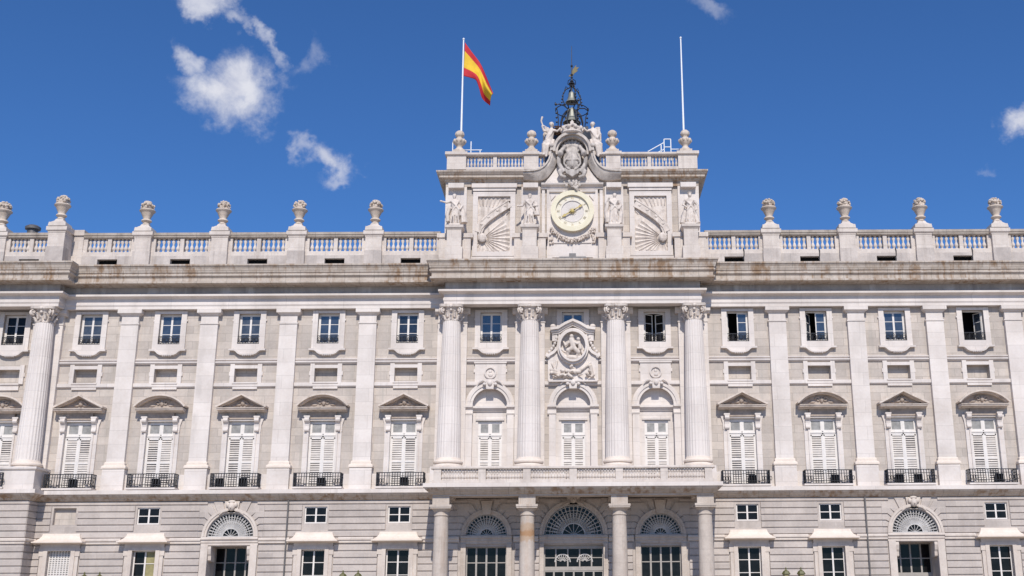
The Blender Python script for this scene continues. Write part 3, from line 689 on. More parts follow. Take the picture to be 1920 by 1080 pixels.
# --- balconies of the french windows
def balcony_rail():
    m = MB(); hw, y0, y1 = 1.78, -1.02, -.18; z0, z1 = 10.3, 11.34
    for (a, b_, c_, d_) in ((-hw, hw, y0-.03, y0+.03), (-hw, -hw+.05, y0, y1), (hw-.05, hw, y0, y1)):
        for z in (z1-.06, z1-.3, z0+.2, z0): m.box(a, b_, c_, d_, z, z+(.06 if z == z1-.06 else .035))
    n = 19
    for i in range(n):
        x = -hw+.03+(2*hw-.06)*i/(n-1); big = i in (0, n-1)
        m.tube([(x, y0, z0), (x, y0-.05 if not big else y0, z0+.3), (x, y0-.02 if not big else y0, z0+.6), (x, y0, z1)], .05 if big else .028, 5)
    for i in range(n):
        x = -hw+.03+(2*hw-.06)*(i+.5)/(n-1)
        if i < 3 or i > n-5: m.tube([(x+.07*math.cos(q), y0-.02, z0+.42+.16*math.sin(q)) for q in [k*.7 for k in range(10)]], .022, 4)
    for s in (-1, 1):
        for k in range(4): m.tube([(s*(hw-.03), y0+.2*(k+.5), z0), (s*(hw-.03), y0+.2*(k+.5), z1)], .028, 5)
    return m
sl_ = MB(); sl_.box(-1.86, 1.86, -1.12, -.16, 10.16, 10.29)
BR = balcony_rail()
for x in LW+RW+[PV, -PV]:
    o = shared('bs', sl_, 'balcony', 'white', PAL, (x, 0 if abs(x) < 42 else -1.3, 0)); shared('br', BR, 'railing', 'iron', o)

# --- ledge between the storeys and the portico's balcony slab
PB = [(-54, -2.35), (-39.8, -2.35), (-39.8, -.9), (-10.05, -.9), (-10.05, -4.7), (10.05, -4.7), (10.05, -.9), (39.8, -.9), (39.8, -2.35), (54, -2.35)]
lg = MB(); lg.sweep(PB, [(-1.2, 10.06), (.62, 10.06), (.62, 9.78), (.54, 9.74)], False); lg.box(-54, 54, -1.2, .3, 10.0, 10.1); lg.build('ledge', 'white', PAL)
lg = MB(); lg.sweep(PB, [(.56, 9.76), (.5, 9.66), (.34, 9.52), (.22, 9.46), (.14, 9.36), (-.02, 9.3), (-.3, 9.3)], False); lg.build('string_course', 'cornice', PAL)
sb = MB(); sb.box(-10.1, 10.1, -4.75, -.9, 9.62, 10.0); sb.box(-10.02, 10.02, -4.65, -3.15, 9.2, 9.64); sb.box(-10.02, -8.75, -3.2, -.9, 9.2, 9.64); sb.box(8.75, 10.02, -3.2, -.9, 9.2, 9.64); sb.box(-4.0, -2.6, -3.2, -.9, 9.2, 9.64); sb.box(2.6, 4.0, -3.2, -.9, 9.2, 9.64); sb.build('portico_soffit', 'portico', PAL)

# --- ground floor: rusticated wall
DR, DZ = 1.76, 6.68          # arched doors of the wings
FZ = 6.66
gh = []; arches = []
for x in (-25.37, 25.37): gh.append((x-1.55, x+1.55, 0, 6.0)); arches.append((x, DZ, DR))
for x in (-6.45, 6.45): gh.append((x-1.5, x+1.5, 0, 5.85)); arches.append((x, FZ, 1.55))
gh.append((-2.2, 2.2, 0, 5.95)); arches.append((0, FZ, 2.2))
GW = [x for x in LW+RW if abs(abs(x)-25.37) > 1]
for x in GW:
    gh.append((x-.86, x+.86, 1.1, 5.72)); gh.append((x-.83, x+.83, 7.62, 8.84))
ah = [(cx-r, cx+r, cz, cz+r) for cx, cz, r in arches]
w = MB(); w.wall(-52, 52, 0, 9.35, -.83, .2, gh+ah)
for cx, cz, r in arches: w.spandrel(cx, cz, r, -.83, .2)
w.box(-54, -39.86, -2.28, -.83, 0, 9.35); w.box(39.86, 54, -2.28, -.83, 0, 9.35)
w.build('ground_wall', 'base', PAL)
def vb(r, z):
    """bend point of a course joint at height z above the springing, and the angle where it meets the arch"""
    R0 = r+.3; s_ = min(.93, (.95-.09*z)*z/R0*(1 if R0 < 2.3 else 1.0)); th = math.asin(max(0, s_)); dz = z-R0*math.sin(th)
    return (R0*math.cos(th)+(.2+.4*dz if z > .5 else .06)*(1 if z > 0 else 0), z, th)
def courses(m, x0, x1, yf, yb, zlist, rect, arcs, bend=False):
    for z0, z1 in zlist:
        za, zb = z0+.052, z1-.052; iv = [(x0, x1)]
        cuts = []
        for h in rect:
            if h[2] < z1-.02 and h[3] > z0+.02: cuts.append((h[0]-.02, h[1]+.02, 0, 0))
        if bend:
            for cx, cz, r in arcs:
                if z0 > 8.9: R0 = r+.3; wa = R0*math.cos(vb(r, 2.39)[2])+.75; cuts.append((cx-wa, cx+wa, 0, 0)); continue
                far = max(vb(r, z0-6.62)[0], vb(r, z1-6.62)[0], r+.62); cuts.append((cx-far, cx+far, 0, 0))
        for cx, cz, R in ([] if bend else arcs):
            if z1 > cz and z0 < cz+R:
                wa = math.sqrt(max(0, R*R-max(0, za-cz)**2)); wb = math.sqrt(max(0, R*R-max(0, zb-cz)**2)); cuts.append((cx-wa, cx+wa, wa-wb, 1))
        for c0, c1, sl, _ in cuts:
            nv = []
            for a in iv:
                if c1 <= a[0] or c0 >= a[1]: nv.append(a); continue
                if c0 > a[0]+.05: nv.append((a[0], c0, a[2] if len(a) > 2 else 0, sl))
                if c1 < a[1]-.05: nv.append((c1, a[1], -sl, a[3] if len(a) > 3 else 0))
            iv = nv
        for a in iv:
            s0 = a[2] if len(a) > 2 else 0; s1 = a[3] if len(a) > 3 else 0
            # bevelled block
            bx = .03
            q0, q1, q2, q3 = (a[0], za), (a[1], za), (a[1]+s1, zb), (a[0]+s0, zb)
            vs = [(q0[0], yb, q0[1]-.03), (q1[0], yb, q1[1]-.03), (q2[0], yb, q2[1]+.03), (q3[0], yb, q3[1]+.03), (q0[0]+bx, yf, q0[1]), (q1[0]-bx, yf, q1[1]), (q2[0]-bx, yf, q2[1]), (q3[0]+bx, yf, q3[1])]
            m.add(vs, [(4, 5, 6, 7), (0, 1, 5, 4), (1, 2, 6, 5), (2, 3, 7, 6), (3, 0, 4, 7)])
rc = MB()
zl = [(6.62+.478*i, 6.62+.478*(i+1)) for i in range(5)]+[(9.01, 9.28)]; zlow = [(6.12-.5*(i+1), 6.12-.5*i) for i in range(12)]
hood = [(x-1.45, x+1.45, 1.0, 6.12) for x in GW]
big = [(x-2.1, x+2.1, 0, 6.12) for x in (-25.37, 25.37)]+[(x-2.05, x+2.05, 0, 6.12) for x in (-6.45, 6.45)]+[(-2.5, 2.5, 0, 6.12)]
sm = [(x-.95, x+.95, 7.4, 8.95) for x in GW]
va = []
courses(rc, -39.8, 39.8, -.92, -.83, zl, sm, [(cx, 6.62, r) for cx, cz, r in arches], True); courses(rc, -39.8, 39.8, -.92, -.83, zlow, hood+big, [])
courses(rc, -54, -39.8, -2.37, -2.28, zl, [(-45, -43, 7.4, 8.95)], []); courses(rc, -54, -39.8, -2.37, -2.28, zlow, [], [])
# right return of the pavilion
for z0, z1 in zl+zlow: rc.box(-39.86, -39.78, -2.33, -.83, z0+.045, z1-.045)
# voussoirs: each course bends down towards the arch
for cx, cz, r in arches:
    R0 = r+.3
    for sd in (-1, 1):
        for k, (z0, z1) in enumerate(zl[:5]):
            lo, hi = vb(r, z0-6.62), vb(r, z1-6.62)
            P = lambda q: (cx+sd*q[0], 6.62+q[1])
            n = 4; th0, th1 = lo[2], hi[2]
            inner = [(R0*math.cos(th0+(th1-th0)*i/n), R0*math.sin(th0+(th1-th0)*i/n)) for i in range(n+1)]
            far = max(lo[0], hi[0], R0+.32)
            poly = inner+[(hi[0], hi[1]), (far+.02, hi[1]), (far+.02, lo[1]), (lo[0], lo[1])]
            if k == 0: poly = inner+[(hi[0], hi[1]), (far+.02, hi[1]), (far+.02, 0)]
            mx_, mz_ = sum(p[0] for p in poly)/len(poly), sum(p[1] for p in poly)/len(poly)
            poly = [(x, z+(.045 if z < mz_ and i > n else -.045 if i > n else 0)) for i, (x, z) in enumerate(poly)]
            a = inner[0]; b2 = inner[-1]
            poly[0] = (R0*math.cos(th0+.025), R0*math.sin(th0+.025)); poly[n] = (R0*math.cos(th1-.025), R0*math.sin(th1-.025))
            rc.prism([P(q) for q in poly], -.92, -.83)
        th = vb(r, zl[4][1]-6.62)[2]; q0 = vb(r, zl[4][1]-6.62); top_ = 9.26-6.62
        t2 = (th+PI/2)/2+.05
        for t0, t1 in ((th+.03, t2-.03), (t2+.03, PI/2-.2)):
            if t1-t0 < .05: continue
            x0_, x1_ = R0*math.cos(t0)+.45*(top_-R0*math.sin(t0)), R0*math.cos(t1)+.35*(top_-R0*math.sin(t1))
            rc.prism([(cx+sd*R0*math.cos(t0), 6.62+R0*math.sin(t0)), (cx+sd*x0_, 6.62+top_), (cx+sd*x1_, 6.62+top_), (cx+sd*R0*math.cos(t1), 6.62+R0*math.sin(t1))], -.92, -.83)
rc.build_pieces('rustication', 'base', PAL)
# impost string course
st = MB()
cuts = sorted([(x-1.8, x+1.8) for x in GW]+[(x-2.12, x+2.12) for x in (-25.37, 25.37)]+[(x-2.0, x+2.0) for x in (-6.45, 6.45)]+[(-2.6, 2.6)])
cur = -39.8
for a, b_ in cuts+[(39.8, 40)]:
    st.extx([(-.8, 6.6), (-1.02, 6.6), (-1.08, 6.52), (-1.08, 6.4), (-1.0, 6.36), (-1.0, 6.2), (-.8, 6.16)], cur, a); cur = b_
st.sweep([(-54, -2.3), (-39.84, -2.3), (-39.84, -.9)], [(-.1, 6.16), (.1, 6.2), (.1, 6.36), (.18, 6.4), (.18, 6.52), (.1, 6.6), (-.1, 6.6)], False)
st.build_pieces('impost_band', 'palegranite', PAL)

# --- ground floor windows
def gwin_surround():
    m = MB(); y0 = -.86
    for s in (-1, 1):
        a, b_ = sorted((s*.86, s*1.16)); m.box(a, b_, -1.06, y0, 1.0, 5.95)
        a, b_ = sorted((s*1.14, s*1.42)); m.box(a, b_, -.98, y0, 1.0, 5.9)
        a, b_ = sorted((s*1.14, s*1.5)); m.box(a, b_, -1.02, y0, 5.35, 5.95)
    m.box(-.86, .86, -1.06, y0, 5.72, 5.95); m.box(-1.45, 1.45, -1.02, y0, 5.95, 6.22)
    m.box(-1.3, 1.3, -1.2, y0, .85, 1.1)
    return m
def gwin_hood():
    m = MB()
    # concave sloping hood, narrower at the top
    for k, (h0, h1) in enumerate(((0, .2), (.2, .45), (.45, .72), (.72, 1))):
        def hw(t): return 1.82-.46*(1-(1-t)**2.2)
        def yy(t): return -1.62+.62*(1-(1-t)**2.2)
        z0, z1 = 6.36+.6*h0, 6.36+.6*h1
        m.add([(-hw(h0), yy(h0), z0), (hw(h0), yy(h0), z0), (hw(h0), -.84, z0), (-hw(h0), -.84, z0), (-hw(h1), yy(h1), z1), (hw(h1), yy(h1), z1), (hw(h1), -.84, z1), (-hw(h1), -.84, z1)],
              [(0, 1, 5, 4), (1, 2, 6, 5), (3, 0, 4, 7)]+([(4, 5, 6, 7)] if k == 3 else [])+([(0, 3, 2, 1)] if k == 0 else []))
    m.extx([(-.84, 6.2), (-1.3, 6.22), (-1.4, 6.27), (-1.66, 6.29), (-1.66, 6.37), (-.84, 6.38)], -1.86, 1.86)
    return m
def glazing(x0, x1, z0, z1, cols, rows, y, mull=.1, bar=.05):
    m = MB(); gm = MB()
    m.box(x0, x0+.09, y-.05, y+.05, z0, z1); m.box(x1-.09, x1, y-.05, y+.05, z0, z1); m.box(x0+.09, x1-.09, y-.05, y+.05, z0, z0+.09); m.box(x0+.09, x1-.09, y-.05, y+.05, z1-.09, z1)
    for i in range(1, cols):
        x = x0+(x1-x0)*i/cols; m.box(x-mull/2, x+mull/2, y-.045, y+.045, z0+.09, z1-.09)
    for j in range(1, rows):
        z = z0+(z1-z0)*j/rows; m.box(x0+.09, x1-.09, y-.03, y+.03, z-bar/2, z+bar/2)
    gm.box(x0+.05, x1-.05, y+.012, y+.02, z0+.05, z1-.05)
    return m, gm
GS, GH = gwin_surround(), gwin_hood(); GG = glazing(-.86, .86, 1.1, 5.72, 2, 5, -.55, .12)
SM = glazing(-.83, .83, 7.62, 8.84, 2, 2, -.66, .12, .06)
for x in GW:
    o = shared('gs', GS, 'ground_window', 'palegranite', PAL, (x, 0, 0)); shared('gh', GH, 'hood', 'cream', o, smooth=30)
    if x == LW[4]:
        q = MB(); q.box(-.86, .86, -.58, -.54, 1.1, 5.72); q.build('grille_back', 'louvre_grey', o); q = MB()
        for c_ in range(9): q.box(-.86+c_*.2125-.012*0, -.86+c_*.2125+.07, -.65, -.58, 1.1, 5.72)
        for k in range(34):
            z = 1.15+k*.134
            q.box(-.86, .86, -.63, -.58, z, z+.06)
        q.build('louvred_grille', 'paint', o)
        q = MB(); q.box(-.83, .83, -.5, -.45, 7.6, 8.86); q.build('blind_panel', 'wall', o)
        continue
    shared('gg', GG[0], 'window_frame', 'paint', o); shared('ggl', GG[1], 'pane', 'glass', o)
    if x == LW[3-0] and False: pass
    shared('smf', SM[0], 'small_window_frame', 'paint', o); shared('smg', SM[1], 'small_window_pane', 'skyglass' if False else 'glass', o)
    if x == LW[3]:
        q = MB(); q.box(.07, .77, -.546, -.541, 3.0, 5.63); q.build('curtain', 'curtain', o)

# --- arched doors of the wings and of the portico
def fan(r, n, r_in, m, y):
    """radiating grille of a fanlight"""
    m.arc(0, 0, r_in-.05, r_in+.03, y-.04, y+.04, 0, PI, 20); m.arc(0, 0, r-.05, r+.02, y-.05, y+.05, 0, PI, 32); m.box(-r, r, y-.05, y+.05, -.05, .06)
    for i in range(n+1):
        a = PI*i/n; c_, s_ = math.cos(a), math.sin(a)
        m.tube([(r_in*c_, y, r_in*s_), (r*c_, y, r*s_)], .035, 4)
        if i < n:
            for fr in (.42, .80):
                b_ = PI*(i+.5)/n; rr = r_in+(r-r_in)*fr; q = (r-r_in)*.13
                m.tube([(rr*math.cos(b_)+q*math.cos(t), y, rr*math.sin(b_)+q*math.sin(t)) for t in [k*PI/3.5 for k in range(8)]], .026, 4)
            b_ = PI*(i+.5)/n; m.tube([(r_in*math.cos(b_), y, r_in*math.sin(b_)), ((r_in+.3*(r-r_in))*math.cos(b_), y, (r_in+.3*(r-r_in))*math.sin(b_))], .024, 4)
    for i in range(7):
        a = PI*i/6; m.tube([(0, y, 0), (r_in*math.cos(a), y, r_in*math.sin(a))], .024, 4)
def half_disc(r, y, m, n=28):
    m.prism([(r*math.cos(PI*i/n), r*math.sin(PI*i/n)) for i in range(n+1)], y, y+.02)
def door(cx, cz, r, hw, top, n, r_in, mat_s, mask, wing):
    m = MB(); y0 = -.85
    m.arc(0, cz, r-.02, r+.16, -1.0, y0, 0, PI, 32); m.arc(0, cz, r+.14, r+.32, -1.06, y0, 0, PI, 32)
    m.extx([(y0, cz-.02), (-1.08, cz-.02), (-1.12, cz-.1), (-1.12, cz-.2), (-1.02, cz-.24), (-1.02, cz-.42), (-.96, cz-.46), (-.96, cz-.62), (y0, cz-.64)], -r-.34, r+.34)
    for s in (-1, 1):
        a, b_ = sorted((s*hw, s*(r+.32))); m.box(a, b_, -1.02, y0, 0, cz-.62)
    o = m.build('arched_door', mat_s, PAL, (cx, 0, 0), smooth=30)
    f = MB(); fan(r, n, r_in, f, -.78); f.build('fanlight', 'greyiron', o, (0, 0, cz))
    q = MB(); half_disc(r+.02, -.7, q); q.build('fanlight_pane', 'glass', o, (0, 0, cz))
    k = MB()
    if mask:
        k.ball((0, -1.1, cz+r+.42), (.27, .26, .34), 10, 7); k.ball((0, -1.34, cz+r+.36), (.07, .08, .1), 6, 4)
        k.prism([(-.42, cz+r+.0), (.42, cz+r+.0), (.55, cz+r+.82), (-.55, cz+r+.82)], -1.0, y0)
        for s in (-1, 1):
            k.ball((s*.28, -1.08, cz+r+.55), (.16, .15, .2), 8, 5); k.tube([(s*.3, -1.05, cz+r+.15), (s*.62, -1.08, cz+r+.05), (s*.9, -1.02, cz+r-.18)], .11, 6, .05)
        k.ball((0, -1.1, cz+r+.78), (.3, .16, .12), 8, 5)
    else: k.prism([(-.28, cz+r-.05), (.28, cz+r-.05), (.42, cz+r+.95), (-.42, cz+r+.95)], -1.15, y0)
    k.build('keystone', mat_s, o, smooth=50)
    return o
for x in (-25.37, 25.37):
    o = door(x, DZ, DR, 1.55, 6.0, 22, .62, 'palegranite', True, True)
    k = MB()
    for s in (-1, 1):
        k.extx([(.1, 6.0), (-.95, 6.0), (-1.0, 5.8), (-.9, 5.45), (-.8, 5.3), (-.78, 5.0), (-.6, 4.9), (.1, 4.9)], *sorted((s*1.32, s*1.55)))
    k.build_pieces('console', 'palegranite', o)
    fm, gm = glazing(-1.55, 1.55, 3.75, 6.0, 4, 2, .95, .12, .07); fm.box(-1.55, 1.55, .85, 1.0, 3.55, 3.78)
    fm.build('door_frame', 'greyframe', o); gm.build('pane', 'glass', o)
    k = MB(); k.box(-1.7, -1.55, .18, 1.1, 0, 6.05); k.box(1.55, 1.7, .18, 1.1, 0, 6.05); k.box(-1.55, 1.55, .18, 1.1, 6.0, 6.1); k.build_pieces('reveal', 'palegranite', o, tol=.06)
    k = MB(); k.box(.35, 1.5, .9, .97, 0, 3.5); k.build('door_leaf', 'greyframe', o)
for x in (-6.45, 6.45):
    o = door(x, FZ, 1.55, 1.5, 5.85, 18, .5, 'portico', False, False)
    fm, gm = glazing(-1.5, 1.5, 3.55, 5.85, 4, 2, -.45, .13, .07); fm.box(-1.5, 1.5, -.55, -.38, 3.35, 3.57)
    fm2, gm2 = glazing(-1.5, 1.5, .3, 3.35, 2, 3, -.45, .13, .07); fm.add(fm2.v, fm2.f); gm.add(gm2.v, gm2.f)
    fm.build('door_frame', 'greyframe', o); gm.build('pane', 'glass', o)
o = door(0, FZ, 2.2, 2.2, 5.95, 20, .85, 'portico', True, False)
fm, gm = glazing(-2.2, 2.2, 4.3, 5.75, 5, 2, -.45, .1, .06); fm.box(-2.2, 2.2, -.55, -.38, 5.7, 5.98); fm.box(-2.2, 2.2, -.53, -.4, 4.1, 4.34)
fm2, gm2 = glazing(-2.2, 2.2, .1, 4.1, 6, 2, -.45, .12, .06); fm.add(fm2.v, fm2.f); gm.add(gm2.v, gm2.f)
fm.build('door_frame', 'greyframe', o); gm.build('pane', 'glass', o)
k = MB()
for s in (-1, 1): k.arc(s*.82, 4.72, .52, .6, -.5, -.46, 0, PI, 16); fan_ = None
for s in (-1, 1):
    for i in range(1, 9): a = PI*i/9; k.tube([(s*.82+.12*math.cos(a), -.49, 4.72+.12*math.sin(a)), (s*.82+.55*math.cos(a), -.49, 4.72+.55*math.sin(a))], .03, 4)
k.build('courtyard_arch_hint', 'greyiron', o)  # pale arcs and spokes added to suggest the lit courtyard beyond

# --- portico columns
def pcol(mat, x, share=None):
    m = MB(); m.lathe([(.57, .5), (.57, 2.5), (.55, 4.5), (.52, 6.5), (.49, 7.85)], 32)
    o = m.build('portico_column', mat, PAL, (x, -3.95, 0), smooth=40)
    c = MB(); c.lathe([(.5, 7.82), (.55, 7.86), (.55, 7.93), (.5, 7.96), (.5, 8.12), (.54, 8.16), (.66, 8.3), (.7, 8.34)], 32); c.box(-.74, .74, -.74, .74, 8.34, 8.44); c.box(-.78, .78, -.78, .78, 8.44, 8.6); c.box(-.6, .6, -.6, .6, 8.6, 9.22); c.build('capital', 'portico', o, smooth=40)
    c = MB(); c.lathe([(.6, .55), (.72, .45), (.74, .35), (.7, .25), (.78, .15)], 24); c.box(-.8, .8, -.8, .8, 0, .2); c.build('base', 'portico', o, smooth=40)
    return o
for x, mt in ((-9.45, 'portico'), (-3.3, 'rust'), (3.3, 'portico'), (9.45, 'portico')): pcol(mt, x)
# pilasters of the portico on the wall behind
m = MB()
for x in (-9.45, -3.3, 3.3, 9.45): m.box(x-.5, x+.5, -1.1, -.85, 0, 9.25)
# --- portico balcony balustrade and the attic's: posts, rails; small balusters in one mesh
pb = MB()
xs = [-9.68, -6.5, -3.3, 0, 3.3, 6.5, 9.68]
def bal_prof(h, s=1.0): return [(.07*s, 0), (.07*s, .06*h), (.045*s, .1*h), (.085*s, .22*h), (.095*s, .3*h), (.06*s, .45*h), (.04*s, .52*h), (.05*s, .56*h), (.04*s, .6*h), (.085*s, .74*h), (.075*s, .82*h), (.045*s, .92*h), (.07*s, .95*h), (.07*s, h)]
bl = MB()
for x in xs: pb.box(x-.27, x+.27, -5.14, -4.7, 10.04, 11.09)
pb.extx([(-5.2, 11.08), (-5.2, 11.2), (-5.16, 11.24), (-4.68, 11.24), (-4.64, 11.2), (-4.64, 11.08)], -10.16, 10.16); pb.box(-10.05, 10.05, -5.11, -4.73, 10.045, 10.3)
for s in (-1, 1):
    a, b_ = sorted((s*10.1, s*9.68)); pb.box(a, b_, -4.72, -.5, 10.04, 10.3); pb.box(a, b_, -4.64, -.5, 11.08, 11.24)
for a, b_ in zip(xs[:-1], xs[1:]):
    n = 13
    for i in range(n): bl.lathe([(r*1.3, z) for r, z in bal_prof(.8, 1.15)], 8, (a+.27+(b_-a-.54)*(i+.5)/n, -4.92, 10.29))
pb.build('balcony_balustrade', 'parapet', PAL)

# --- roof parapet with balusters
PY = .95; PPY = -.45; PZ = .30
def section(x0, x1, y, n_half=5):
    m = MB(); mid = (x0+x1)/2
    m.box(x0, x1, y-.28, y+.28, 28.62, 28.97)
    for x in (x0+.16, x1-.16, mid): m.box(x-.16, x+.16, y-.22, y+.22, 28.97, 30.16)
    slot = 0.8
    o = m.build('parapet_balustrade', 'parapet', PAL, (0, 0, PZ))
    q = MB(); q.extx([(y-.3, 30.14), (y-.36, 30.22), (y-.36, 30.3), (y-.42, 30.36), (y-.42, 30.56), (y-.3, 30.6), (y+.38, 30.6), (y+.38, 30.14)], x0, x1); q.build('handrail', 'rail', o)
    q = MB()
    for a, b_ in ((x0, mid-slot), (mid+slot, x1)): q.box(a, b_, y-.31, y+.28, 27.0, 28.62)
    q.box(mid-slot, mid+slot, y-.31, y+.28, 28.36, 28.62); q.build('plinth', 'plinthstone', o)
    q = MB(); q.box(mid-slot, mid+slot, y+.1, y+.2, 27.0, 28.36); q.build('scupper', 'dark', o)  # near-black sheet added in place of the shade inside the slot
    if mid > 0:
        q = MB(); q.tube([(mid+slot-.05, y-.31, 29.05), (mid+slot, y-.34, 28.8), (mid+slot-.02, y-.32, 28.4), (mid+slot-.1, y-.3, 28.1)], .045, 5); q.build('cable', 'iron', o)
    for a, b_ in ((x0+.32, mid-.16), (mid+.16, x1-.32)):
        for i in range(n_half):
            x = a+(b_-a)*(i+.5)/n_half
            if 'bal' not in cache:
                z = MB(); z.lathe([(r, zz) for r, zz in bal_prof(1.19, 1.75)], 10); cache['bal'] = z.build('baluster', 'parapet', o, (x, y, 28.97), smooth=50)
            else:
                d = cache['bal'].copy(); COL.objects.link(d); d.parent = o; d.location = (x, y, 28.97)
UX = [-16.07, -22.27, -28.47, -34.67]
pw = .66
ped = MB(); ped.box(-pw, pw, -.42, .42, 28.95, 30.12); ped.sweep([(-pw, .42), (-pw, -.42), (pw, -.42), (pw, .42)], [(-.3, 30.1), (.03, 30.1), (.05, 30.2), (.14, 30.28), (.16, 30.32), (.16, 30.6), (-.66, 30.64)], False)
pbase = MB(); pbase.box(-pw-.05, pw+.05, -.5, .5, 26.95, 28.62); pbase.box(-pw-.04, pw+.04, -.48, .48, 28.62, 28.95)
urnx = UX+[-x for x in UX]
for x in urnx: shared('pedb', pbase, 'plinth', 'plinthstone', shared('ped', ped, 'parapet_pedestal', 'parapet', PAL, (x, PY-.1, PZ)))
ledges = sorted([-39.6]+UX+[-10.25]); 
for a, b_ in zip(ledges[:-1], ledges[1:]):
    section(a+(pw if a != -39.6 else .1), b_-(pw if b_ != -10.25 else .45), PY); 
right = [10.25]+[-x for x in UX]+[39.6]
for a, b_ in zip(right[:-1], right[1:]):
    if a > 34: 
        continue
    section(a+(pw if a != 10.25 else .45), b_-pw, PY)
section(34.67+pw, 40.2, PY)
# pavilion parapet
shared('pedb', pbase, 'plinth', 'plinthstone', shared('ped', ped, 'parapet_pedestal', 'parapet', PAL, (-40.95, PPY-.1, PZ))); shared('pedb', pbase, 'plinth', 'plinthstone', shared('ped', ped, 'parapet_pedestal', 'parapet', PAL, (-46.3, PY-.15, PZ)))
section(-45.64, -41.6, PY-.15)
m = MB(); m.box(-41.6, -40.36, -.1, 1.3, 27.5, 30.66); m.box(-41.6, -40.25, -.05, 1.35, 30.66, 31.12); m.box(-40.4, -39.5, .64, 1.3, 27.5, 30.66); m.box(-40.4, -39.45, .52, 1.35, 30.66, 31.12); m.build('parapet_return', 'parapet', PAL)

# --- downpipes
m = MB()
for x in (-21.2, 21.75):
    m.tube([(x, -1.05, 9.3), (x, -1.05, 0)], .06, 6)
m.build_pieces('downpipe', 'pipe', PAL)

# ------------------------------------------------------------------ clock attic
AY = -.75
at_ = MB(); at_.box(-10.2, 10.2, AY+.15, 6, 27.4, 35.0)
at_.build('attic_wall', 'wall', PAL)
m = MB()
for s in (-1, 1):
    for a, b_ in ((8.5, 10.2), (2.62, 4.1)):
        m.box(*sorted((s*a, s*b_)), AY-.05, AY+.16, 27.45, 34.2)
    # frame of the relief panels
    m.box(*sorted((s*7.98, s*7.58)), AY-.12, AY+.16, 28.3, 33.75); m.box(*sorted((s*4.98, s*4.58)), AY-.12, AY+.16, 28.3, 33.75); m.box(*sorted((s*7.58, s*4.98)), AY-.12, AY+.16, 33.35, 33.75); m.box(*sorted((s*7.58, s*4.98)), AY-.12, AY+.16, 28.3, 28.7)
    m.box(*sorted((s*8.3, s*4.3)), AY-.08, AY+.16, 27.45, 28.28)
    m.box(*sorted((s*8.1, s*4.46)), AY-.3, AY+.16, 34.05, 34.4); m.box(*sorted((s*8.0, s*4.56)), AY-.2, AY+.16, 33.8, 34.05)
    m.box(*sorted((s*9.95, s*8.7)), AY-.55, AY+.1, 33.95, 34.35)
    m.box(*sorted((s*3.95, s*2.75)), AY-.55, AY+.1, 33.95, 34.35)
m.build_pieces('attic_pilaster', 'white', PAL)
# entablature of the attic, left and right of the crest
e = MB()
prof = [(.0, 34.2), (.06, 34.2), (.06, 34.62), (.16, 34.66), (.2, 34.78), (.5, 34.82), (.54, 34.84), (.54, 35.0), (.62, 35.06), (.74, 35.2), (.78, 35.24), (.78, 35.36), (.2, 35.5), (-.6, 35.5)]
e.sweep([(-10.15, 6), (-10.15, AY), (-3.9, AY)], prof, True); e.sweep([(3.9, AY), (10.15, AY), (10.15, 6)], prof, True)
e.build_pieces('attic_cornice', 'cornice', PAL)
# swooping cornice round the crest
m = MB()
top_c = [(-3.95, 35.3), (-3.54, 35.31), (-3.05, 35.34), (-2.6, 35.46), (-2.3, 35.66), (-2.07, 35.92), (-1.88, 36.25), (-1.77, 36.6), (-1.72, 37.0), (-1.72, 37.35)]
low_c = [(-3.95, 34.72), (-3.57, 34.7), (-3.1, 34.62), (-2.71, 34.62), (-2.35, 34.7), (-2.03, 34.9), (-1.7, 35.3), (-1.45, 35.7), (-1.3, 36.1), (-1.2, 36.6)]
for s in (-1, 1):
    T = [(s*x, z) for x, z in top_c]; B = [(s*x, z) for x, z in low_c]; k = len(T); vs = []
    for i in range(k): vs += [(T[i][0], AY-.76, T[i][1]), (T[i][0]*.6+B[i][0]*.4, AY-.72, T[i][1]*.6+B[i][1]*.4), (B[i][0], AY-.3, B[i][1]), (B[i][0], .5, B[i][1]), (T[i][0], .5, T[i][1])]
    m.add(vs, [(i*5+j, i*5+(j+1) % 5, i*5+5+(j+1) % 5, i*5+5+j) for i in range(k-1) for j in range(5)]+[(4, 3, 2, 1, 0), tuple(k*5-5+j for j in range(5))])
    m.ribbon([(x, z-.02) for x, z in T], .13, AY-.86, .4)
    m.box(*sorted((s*1.5, s*1.75)), AY-.95, .4, 37.0, 37.5); m.ball((s*1.66, AY-.9, 37.42), (.24, .2, .2), 8, 6)
m.arc(0, 37.05, 1.16, 1.36, AY-.72, .4, -.25, PI+.25, 36); m.arc(0, 37.05, 1.34, 1.55, AY-.98, .4, -.1, PI+.1, 36)
m.prism([(-3.3, 34.5), (3.3, 34.5), (2.2, 35.2), (1.7, 36.2), (1.45, 37.2), (1.1, 38.1), (0, 38.5), (-1.1, 38.1), (-1.45, 37.2), (-1.7, 36.2), (-2.2, 35.2)], AY+.1, 1.2)
CR = m.build('crest', 'crest', PAL, smooth=35)
m = MB(); m.extx([(AY+.1, 33.95), (AY-.14, 33.95), (AY-.16, 34.08), (AY-.24, 34.14), (AY-.42, 34.24), (AY-.46, 34.36), (AY+.1, 34.6)], -2.5, 2.5); m.prism([(-2.2, 34.5), (2.2, 34.5), (1.2, 35.9), (-1.2, 35.9)], AY-.12, AY+.2); m.build('crest_shelf', 'white', PAL)
m = MB()
